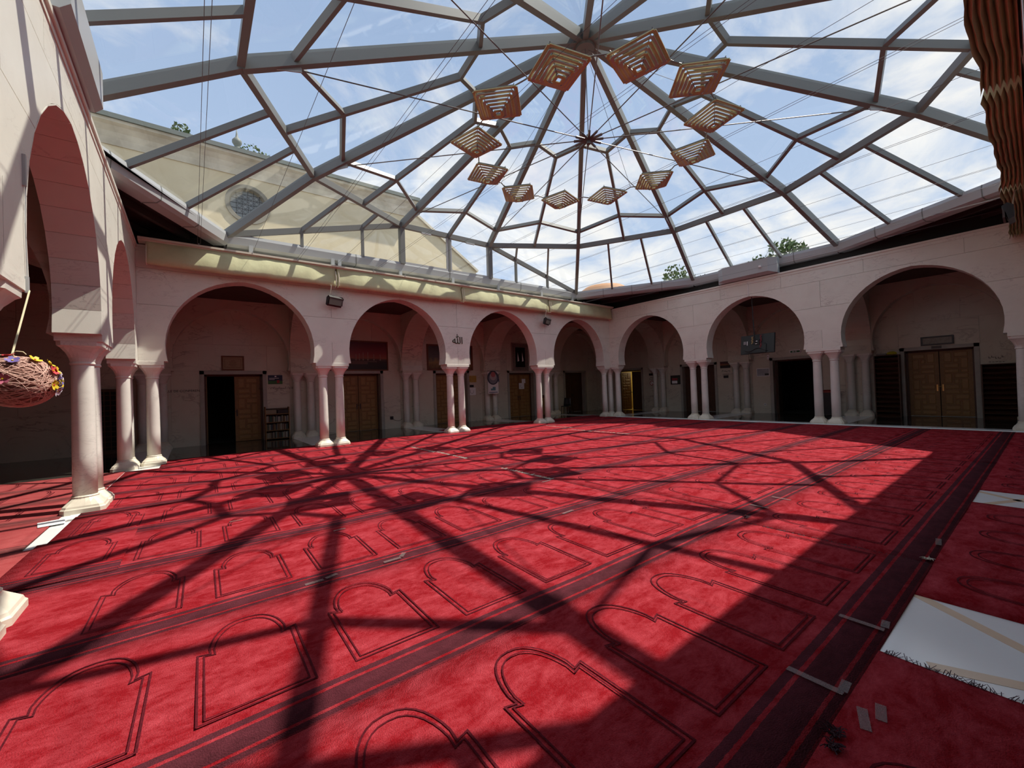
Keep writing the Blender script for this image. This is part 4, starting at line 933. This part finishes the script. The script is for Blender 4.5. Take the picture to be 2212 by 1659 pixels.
def rug(x0, x1, y0, label, group, first=None, z=0.0, wid=RW, th=.012, m_=RUG, fr=None, seed=0):
    """x0..x1, y0 in the rugs' own turned axes"""
    lx, ly = rot2(x0, y0); w_ = x1-x0
    nx, ny = max(2, int(w_/.25)), 6; mb_ = MB(); top = []; rr = random.Random(seed)
    ph = [rr.uniform(0, 6) for _ in range(4)]
    def hz(x, y): return th+.0035*(math.sin(2.3*x+ph[0])*math.sin(3.1*y+ph[1])+.6*math.sin(5.1*x+1.7*y+ph[2]))
    for j in range(ny+1):
        for i in range(nx+1):
            x, y = w_*i/nx, wid*j/ny; top.append((x, y, hz(x, y)))
    fs = [(j*(nx+1)+i, j*(nx+1)+i+1, (j+1)*(nx+1)+i+1, (j+1)*(nx+1)+i) for j in range(ny) for i in range(nx)]
    o0 = len(top); edge = [i for i in range(nx+1)]+[(j+1)*(nx+1)-1 for j in range(1, ny+1)]+[ny*(nx+1)+i for i in range(nx-1, -1, -1)]+[j*(nx+1) for j in range(ny-1, 0, -1)]
    bot = [(top[i][0], top[i][1], .0006) for i in edge]; n_ = len(edge)
    fs += [(edge[i], o0+i, o0+(i+1) % n_, edge[(i+1) % n_]) for i in range(n_)]
    mb_.add(top+bot, fs)
    o = obj('prayer_rug', mb_, m_, None, True, loc=(lx, ly, z), rot=(0, 0, TH)); tag(o, label, 'rug', group)
    c = (first if first is not None else x0+.486)
    while c < x1-.28:
        if c > x0+.27:
            q = bpy.data.objects.new('woven_niche', niche_me); COL.objects.link(q); q.parent = o; q.location = (c-x0, 0, th+.0062)
        c += .733
    if fr:
        side, ln, fm_ = fr; f_ = MB(); rr = random.Random(seed+5)
        for i in range(int(wid/.006)):
            y = rr.uniform(.02, wid-.02); l_ = ln*rr.uniform(.4, 1.1); a = rr.uniform(-.9, .9)
            xs = (w_ if side > 0 else 0); b = (xs+side*l_*math.cos(a), y+l_*math.sin(a), th*rr.uniform(.3, 1.9)); p_ = (xs-side*.01, y, th)
            f_.add([(p_[0], p_[1]-.002, p_[2]+.002), (p_[0], p_[1]+.002, p_[2]+.002), (b[0], b[1]+.0015, b[2]), (b[0], b[1]-.0015, b[2])], [(0, 1, 2, 3)])
        obj('fringe', f_, fm_, o, local=True, kind='stuff')
    return o
rown = ['nearest full row', 'second row from the viewer', 'third row from the viewer', 'fourth row from the viewer', 'fifth row from the viewer', 'sixth row from the viewer', 'seventh row from the viewer', 'eighth row from the viewer', 'row between the back columns']
pos = ['left', 'middle', 'right']
for r in range(9):
    y0 = -12.93+RW*r
    sh_ = [0, .33, 0, -.03, .05, .08, .02, .9, .7][r]
    xs = [-17.86 if r > 0 else -17.6, -11.87+sh_, -5.92+sh_*.6, -.13-.015*r]
    if r == 8: xs[0] = -17.4
    if 1 <= r <= 7: xs[0] = -17.97
    for i in range(3):
        fr = None
        if i == 0 and r in (3, 5, 6): fr = (1, .09, FRW_)
        elif i == 1 and r in (5, 6, 7): fr = (1, .10, FRW_)
        elif i == 0: fr = (1, .015, EDGE)
        c0 = (-17.364 if r == 0 else -17.82+.11*(r-1)) if i == 0 else None
        rug(xs[i], xs[i+1]-.012, y0, '%s red prayer rug of the %s' % (pos[i], rown[r]), 'red prayer rugs of the court', c0, z=.0008*((i+r) % 2), fr=fr, seed=r*7+i)
rug(-18.04, -17.22, -8.30, 'short rug end curled up beside the big left column', 'red prayer rugs of the court', -17.6, z=.016, seed=91)
rug(-17.98, -17.25, -6.95+.02, 'short rug end behind the curled one at the left columns', 'red prayer rugs of the court', -17.58, z=.004, seed=92)
rug(-9.0, .1, .535, 'dark rug strip behind the back columns', 'red prayer rugs of the court', seed=93, wid=.9)
rug(-17.6, -13.56, -14.426, 'rug in the near right foreground with a frayed end', 'prayer rugs under the near arcade', -17.33+.60, fr=(1, .05, FRD), seed=94)
rug(-12.58, -9.25, -14.426, 'shaded rug beyond the bare marble patch at the right edge', 'prayer rugs under the near arcade', seed=95)
rug(-8.40, -3.0, -14.426, 'far shaded rug beyond the second marble patch at the right edge', 'prayer rugs under the near arcade', seed=96)
rug(-2.9, -.2, -14.426, 'last shaded rug by the right corner column', 'prayer rugs under the near arcade', seed=97)
for i, (y0, lab) in enumerate(((-9.9, 'nearest'), (-8.38, 'second'), (-6.86, 'third'), (-5.34, 'fourth'), (-3.82, 'fifth'), (-2.30, 'sixth'))):
    o = rug(-20.9, -17.99 if i not in (2, 3) else -18.16, y0, 'faded pinkish rug in the left gallery, %s one' % lab, 'faded rugs in the left gallery', m_=RUG_OLD, seed=110+i)
# loose bits lying on the carpets
TAPE = mat('grey_tape', (.26, .19, .185), .4); PTAPE = mat('pale_tape', (.30, .20, .19), .4)
for m_ in (TAPE, PTAPE): m_.node_tree.nodes['Principled BSDF'].inputs['Alpha'].default_value = .3
tl = [(-15.34, -9.62, .16, 0, 'third seam, left piece of the bent tape'), (-15.22, -9.57, .10, .9, 'third seam, right piece of the bent tape'), (-16.00, -9.61, .14, 0, 'third seam under the diagonal shadow, long piece'), (-15.86, -9.585, .10, .3, 'third seam under the diagonal shadow, short piece'),
      (-13.50, -12.60, .22, 1.55, 'wide dark band beside the bare marble'), (-13.42, -12.70, .10, .1, 'wide dark band corner beside the bare marble'), (-14.30, -12.58, .24, 1.55, 'wide dark band in the right foreground'), (-14.24, -12.69, .10, .05, 'wide dark band edge in the right foreground'),
      (-14.42, -12.80, .15, .3, 'rug edge in the near right corner'), (-14.32, -12.84, .12, .2, 'rug field in the near right corner'), (-10.8, -11.24, .22, 1.5, 'second seam beyond the tuft'), (-11.35, -11.19, .22, 1.5, 'second seam near the tuft'),
      (-11.42, -12.72, .20, .1, 'wide dark band near the right seam'), (-8.9, -11.22, .22, 1.5, 'second seam far right'), (-13.15, -9.72, .2, .1, 'third seam right of the middle'), (-15.47, -8.37, .13, 0, 'fourth seam left of the diagonal shadow'), (-16.36, -7.06, .14, 0, 'fifth seam at left'), (-12.2, -8.3, .2, .1, 'fourth seam at the white fringe')]
for x, y, l_, a, lab in tl:
    tag(obj('tape_strip', MB().box(-l_/2, l_/2, -.02, .02, 0, .0012), TAPE if a < 1 else PTAPE, None, loc=(x, y, .0205), rot=(0, 0, a)), 'grey tape strip on the %s' % lab, 'tape', 'tape on the rug seams')
def tuft(x, y, r, label, m_):
    mb_ = MB(); rr = random.Random(int(-x*100))
    for i in range(45):
        a, b = rr.uniform(0, 6.28), rr.uniform(.1, 1.2); l_ = r*rr.uniform(.5, 1.1)
        p0 = (rr.uniform(-r, r)*.5, rr.uniform(-r, r)*.5, .01); p1 = (p0[0]+l_*math.cos(a)*.6, p0[1]+l_*math.sin(a)*.6, .01+l_*math.sin(b)*.6); p2 = (p0[0]+l_*math.cos(a), p0[1]+l_*math.sin(a), .012+l_*math.sin(b)*.3)
        mb_.tube([p0, p1, p2], .0022, 3)
    tag(obj('thread_tuft', mb_, m_, None, loc=(x, y, .014)), label, 'threads')
tuft(-14.62, -12.74, .045, 'dark frayed thread tuft at the rug edge in the right foreground', FRD)
tuft(-14.70, -12.76, .035, 'second dark thread tuft nearest the viewer', FRD)
tuft(-11.90, -11.27, .04, 'dark thread tuft on the second seam', FRD)
tuft(-12.0, -12.72, .035, 'pale thread ends where seam and wide band meet', FRW_)
tuft(-17.73, -9.80, .04, 'straw-coloured tuft on the rug corner at the left edge', FRW_)
slab = MB().prism([(-18.16, -4.72, .001), (-17.96, -4.75, .001), (-17.95, -6.45, .001), (-18.04, -6.6, .001)], (0, 0, .006))
tag(obj('marble_scrap', slab, LIGHT_FLOOR), 'bare white marble strip at the foot of the big left column', 'marble strip')
tag(obj('paper_sheet', MB().box(-.12, .12, -.16, .16, 0, .003), WHITE, None, loc=(-18.25, -5.35, .02), rot=(0, 0, .2)), 'white paper sheet on the faded rug by the big left column', 'paper')

# ------------------------------------------------------------------ hanging yarn egg
EC = Vector((-17.67, -9.24, 1.715))
egg = thing('yarn_egg', 'pink yarn egg lantern with felt flowers hanging at the left edge', 'ornament', EC)
ax = Vector((math.cos(yaw-.80), -math.sin(yaw-.80), -.05)).normalized(); az = Vector((.03, 0, 1)); az = (az-ax*az.dot(ax)).normalized(); ay = az.cross(ax)
def eggp(a, b, k=1.0):
    """a: polar angle from the blunt end (0..pi), b: around"""
    c = math.cos(a); r = .165*math.sin(a)*(1+.08*c); return EC+ax*(.195*c*k)+(ay*math.cos(b)+az*math.sin(b))*(r*k)
core = MB(); core.rings([[eggp(math.pi*(i+.5)/20, 2*math.pi*j/28, .965) for j in range(28)] for i in range(20)]); obj('core', core, YARN_IN, egg, True)
yn = MB(); rr = random.Random(3)
for q in range(90):
    a_, b_ = rr.uniform(0, 6.28), math.acos(rr.uniform(-.75, .75)); nx_ = Vector((math.cos(b_), math.sin(b_)*math.cos(a_), math.sin(b_)*math.sin(a_)))
    u_ = nx_.cross(Vector((.3, .5, .8))).normalized(); v_ = nx_.cross(u_); of = rr.uniform(-.5, .5); kk = math.sqrt(1-of*of); pts = []
    for j in range(26):
        t = 2*math.pi*j/26; d = u_*(math.cos(t)*kk)+v_*(math.sin(t)*kk)+nx_*of; d.normalize()
        a = math.acos(max(-1, min(1, d.x))); b = math.atan2(d.z, d.y); pts.append(eggp(a, b, 1.0+rr.uniform(-.004, .006)))
    yn.tube(pts, .0021, 3, True)
obj('yarn_wrap', yn, YARN, egg, kind='stuff')
fcol = {'y': flat('felt_yellow', (.65, .48, .02)), 'p': flat('felt_purple', (.16, .12, .36)), 'w': flat('felt_white', (.62, .56, .64)), 'r': flat('felt_red', (.55, .05, .06)), 'k': flat('felt_pink', (.55, .14, .22))}
fl_ = [(1.15, 1.15, 'y'), (.62, .85, 'r'), (.50, 1.25, 'y'), (.28, 1.1, 'w'), (.30, .3, 'p'), (.16, -.1, 'y'), (.55, -.15, 'y'), (.42, -.85, 'w'), (.20, -1.2, 'w'), (.30, -1.7, 'w'), (.12, -.6, 'p'), (1.6, .9, 'p'), (1.75, 1.5, 'r'), (1.75, .1, 'k'), (.75, 1.5, 'y'), (2.1, .6, 'w')]
view = (CAM-EC).normalized()
b_off = math.atan2(view.dot(az), view.dot(ay))
for a, b, c in fl_:
    p_ = eggp(a, b_off-b, 1.02); n_ = (p_-EC).normalized(); u_ = n_.cross(Vector((0, 0, 1))).normalized(); v_ = n_.cross(u_); f_ = MB()
    for k in range(5):
        an = k*1.2566; d = u_*math.cos(an)+v_*math.sin(an); s_ = u_*-math.sin(an)+v_*math.cos(an)
        f_.prism([p_, p_+d*.017+s_*.013+n_*.006, p_+d*.033+s_*.009+n_*.013, p_+d*.033-s_*.009+n_*.013, p_+d*.017-s_*.013+n_*.006], n_*.002)
    fo = obj('felt_flower', f_, fcol[c], egg)
    obj('flower_heart', MB().tube([p_+n_*.002, p_+n_*.010], .005, 6), fcol['y'] if c != 'y' else fcol['r'], fo)
top = EC+az*.172-ax*.02; hook = Vector((-4*P+.02, -8.43, 2.47))
obj('rope', MB().tube([hook, lerp(hook, top, .5), top], .006, 6), ROPE, egg)
obj('side_cord', MB().tube([top, top+Vector((-.35, .30, .03))], .004, 4), ROPE, egg)
obj('wire_loop', MB().tube([top+ax*(.03+.03*math.cos(i))+az*(.01+.02*math.sin(i)) for i in range(0, 6)], .003, 4), ROPE, egg)
tag(obj('rope_clip', MB().box(-4*P, -4*P+.02, -8.45, -8.42, 2.45, 2.58).tube([(-4*P+.01, -8.43, 2.58), (-4*P+.012, -8.46, 3.0), (-4*P+.01, -8.42, 3.35)], .004, 5).box(-4*P, -4*P+.02, -8.46, -8.43, 3.3, 3.55), GUTTER), 'pale clip and cord tied to the left arch above the yarn egg', 'clip')

# ------------------------------------------------------------------ outside: ochre building, trees, dome
YB = 6.0
fac = thing('ochre_building', 'tall ochre plastered building with a round grilled window beyond the glass', 'building', (-16, YB, 0))
WX, WZ, WR = -14.84, 9.36, .62
outl = [(-30, 5), (-4.0, 5), (-4.0, 8.3), (-7.9, 10.85), (-7.9, 10.95), (-30, 10.95)]
bmf = bmesh.new()
# wall with a round hole: two halves meeting along the hole's horizontal axis
def half(sgn):
    arc = [(WX+WR*math.cos(math.pi*i/16), WZ+sgn*WR*math.sin(math.pi*i/16)) for i in range(17)]
    if sgn > 0: return [(-7.9, WZ)]+[(-7.9, 10.95), (-30, 10.95), (-30, WZ)]+arc[::-1]
    return [(-30, WZ), (-30, 5), (-4.0, 5), (-4.0, 8.3), (-7.9, 10.85), (-7.9, WZ)]+arc
for s in (1, -1): obj('wall_face', MB().prism([(x, YB, z) for x, z in half(s)], (0, .5, 0)), PLASTER, fac)
obj('side_wall', MB().box(-8.2, -7.9, YB+.5, YB+14, 5, 10.95), PLASTER, fac)
cor = MB(); cpf = [(.6, 10.45), (-.04, 10.45), (-.05, 10.52), (-.08, 10.68), (-.15, 10.86), (-.27, 11.02), (-.38, 11.10), (-.38, 11.2), (.6, 11.2)]
cor.rings([[(x_-(y_*.9 if x_ > -9 else 0), YB+y_, z_) for y_, z_ in cpf] for x_ in (-30, -7.9)])
obj('cornice', cor, CORNICE, fac)
obj('roof_edge', MB().box(-30, -7.5, YB-.46, YB+.6, 11.2, 11.36), ROOFGREEN, fac)
obj('gable_coping', MB().beam((-7.9, YB+.1, 10.9), (-3.9, YB+.1, 8.28), .4, .12), CORNICE, fac)
obj('roof_slope', MB().prism([(-30, YB-.2, 11.3), (-7.6, YB-.2, 11.3), (-7.6, YB+7, 12.2), (-30, YB+7, 12.2)], (0, 0, .08)), ROOFGREEN, fac)
win = obj('round_window', MB().rings([[(WX+r*math.cos(2*math.pi*i/32), YB+y, WZ+r*math.sin(2*math.pi*i/32)) for i in range(32)] for r, y in ((.78, 0), (.78, -.06), (.64, -.06), (.60, .04))], False), SURROUND, fac)
obj('pane', MB().prism([(WX+.62*math.cos(2*math.pi*i/24), YB+.2, WZ+.62*math.sin(2*math.pi*i/24)) for i in range(24)], (0, .02, 0)), flat('grey_glass', (.42, .45, .46), .15), win)
gr = MB()
for i in range(-2, 3):
    h = math.sqrt(max(.01, .60**2-(i*.2)**2))
    gr.beam((WX+i*.2, YB+.03, WZ-h), (WX+i*.2, YB+.03, WZ+h), .018, .018, (0, 1, 0)); gr.beam((WX-h, YB+.03, WZ+i*.2), (WX+h, YB+.03, WZ+i*.2), .018, .018, (0, 1, 0))
for i in range(-2, 2):
    for j in range(-2, 2):
        cx_, cz_ = WX+(i+.5)*.2, WZ+(j+.5)*.2
        if (cx_-WX)**2+(cz_-WZ)**2 < .2: gr.tube([(cx_+.07*math.cos(a*.785), YB+.03, cz_+.07*math.sin(a*.785)) for a in range(8)], .008, 4, True)
obj('grille', gr, DARK, win)
fn = thing('roof_finial', 'grey pointed ball finial on the roof of the ochre building', 'finial', (-14.65, YB+6.2, 14.05))
def lathe(prof, c, n=18): return MB().rings([[(c[0]+r*math.cos(2*math.pi*i/n), c[1]+r*math.sin(2*math.pi*i/n), c[2]+z) for i in range(n)] for r, z in prof])
FX, FY, FZ = -14.65, YB+6.2, 14.05
obj('pedestal', MB().box(FX-.24, FX+.24, FY-.24, FY+.24, FZ-2, FZ+.62).box(FX-.28, FX+.28, FY-.28, FY+.28, FZ+.5, FZ+.6), CORNICE, fn)
obj('ball_and_spike', lathe([(.16, .6), (.17, .68), (.11, .78), (.15, .86), (.22, .98), (.22, 1.10), (.13, 1.22), (.07, 1.30), (.045, 1.45), (.012, 1.72)], (FX, FY, FZ)), ROOFGREEN, fn, True)
def tree(x, y, z0, h, rx, rz, label, seed, n=1500):
    t = thing('tree', label, 'tree', (x, y, z0), 'trees beyond the roof'); rr = random.Random(seed)
    obj('trunk', MB().tube([(x, y, z0), (x+.1, y, z0+h*.4), (x, y+.1, z0+h*.75)], [.25, .2, .1], 7), BARK, t)
    lv = MB(); cl = [(x+rr.uniform(-.7, .7)*rx, y+rr.uniform(-.7, .7)*rx, z0+h-rz+rr.uniform(-.6, .65)*rz, rr.uniform(.3, .5)*rx) for _ in range(11)]
    for _ in range(n):
        c = rr.choice(cl); d = Vector((rr.gauss(0, 1), rr.gauss(0, 1), rr.gauss(0, .8))).normalized()*c[3]*rr.uniform(.75, 1.05); p_ = Vector(c[:3])+d
        u_ = Vector((rr.gauss(0, 1), rr.gauss(0, 1), rr.gauss(0, 1))).normalized(); v_ = u_.cross(Vector((rr.gauss(0, 1), rr.gauss(0, 1), rr.gauss(0, 1)))).normalized(); s = rx*.075*rr.uniform(.6, 1.4)
        lv.add([p_-u_*s, p_+v_*s*.55, p_+u_*s, p_-v_*s*.55], [(0, 1, 2, 3)])
    obj('leaves', lv, LEAF, t, kind='stuff')
tree(-16.35, 16, 0, 17.25, 1.1, 1.5, 'green treetop left of the finial above the ochre cornice', 1)
tree(-13.5, 16, 0, 17.6, 1.1, 1.5, 'green treetop right of the finial above the ochre cornice', 2)
tree(30, 2.8, 0, 15.0, 3.0, 2.4, 'sunny treetop above the motor housing on the right', 3, 2400)
tree(32, 14.0, 0, 15.9, 3.0, 2.6, 'pale distant treetop left of the motor housing', 4, 1800)
dm = thing('terracotta_dome', 'low terracotta dome peeking over the gutter in the far corner', 'dome', (25, 20.4, 0))
obj('shell', lathe([(3.4, 10.0), (3.35, 13.0), (3.1, 13.6), (2.4, 14.1), (1.3, 14.38), (.2, 14.47)], (25, 20.4, 0), 24), TILE, dm, True)
obj('drum', lathe([(3.2, 0), (3.2, 10.0)], (25, 20.4, 0), 24), PLASTER, dm)
struct('ground', MB().box(-120, 120, -120, 120, -.4, -.1), mat('ground', (.25, .23, .2), .9), 'plain ground around the building', 'ground')
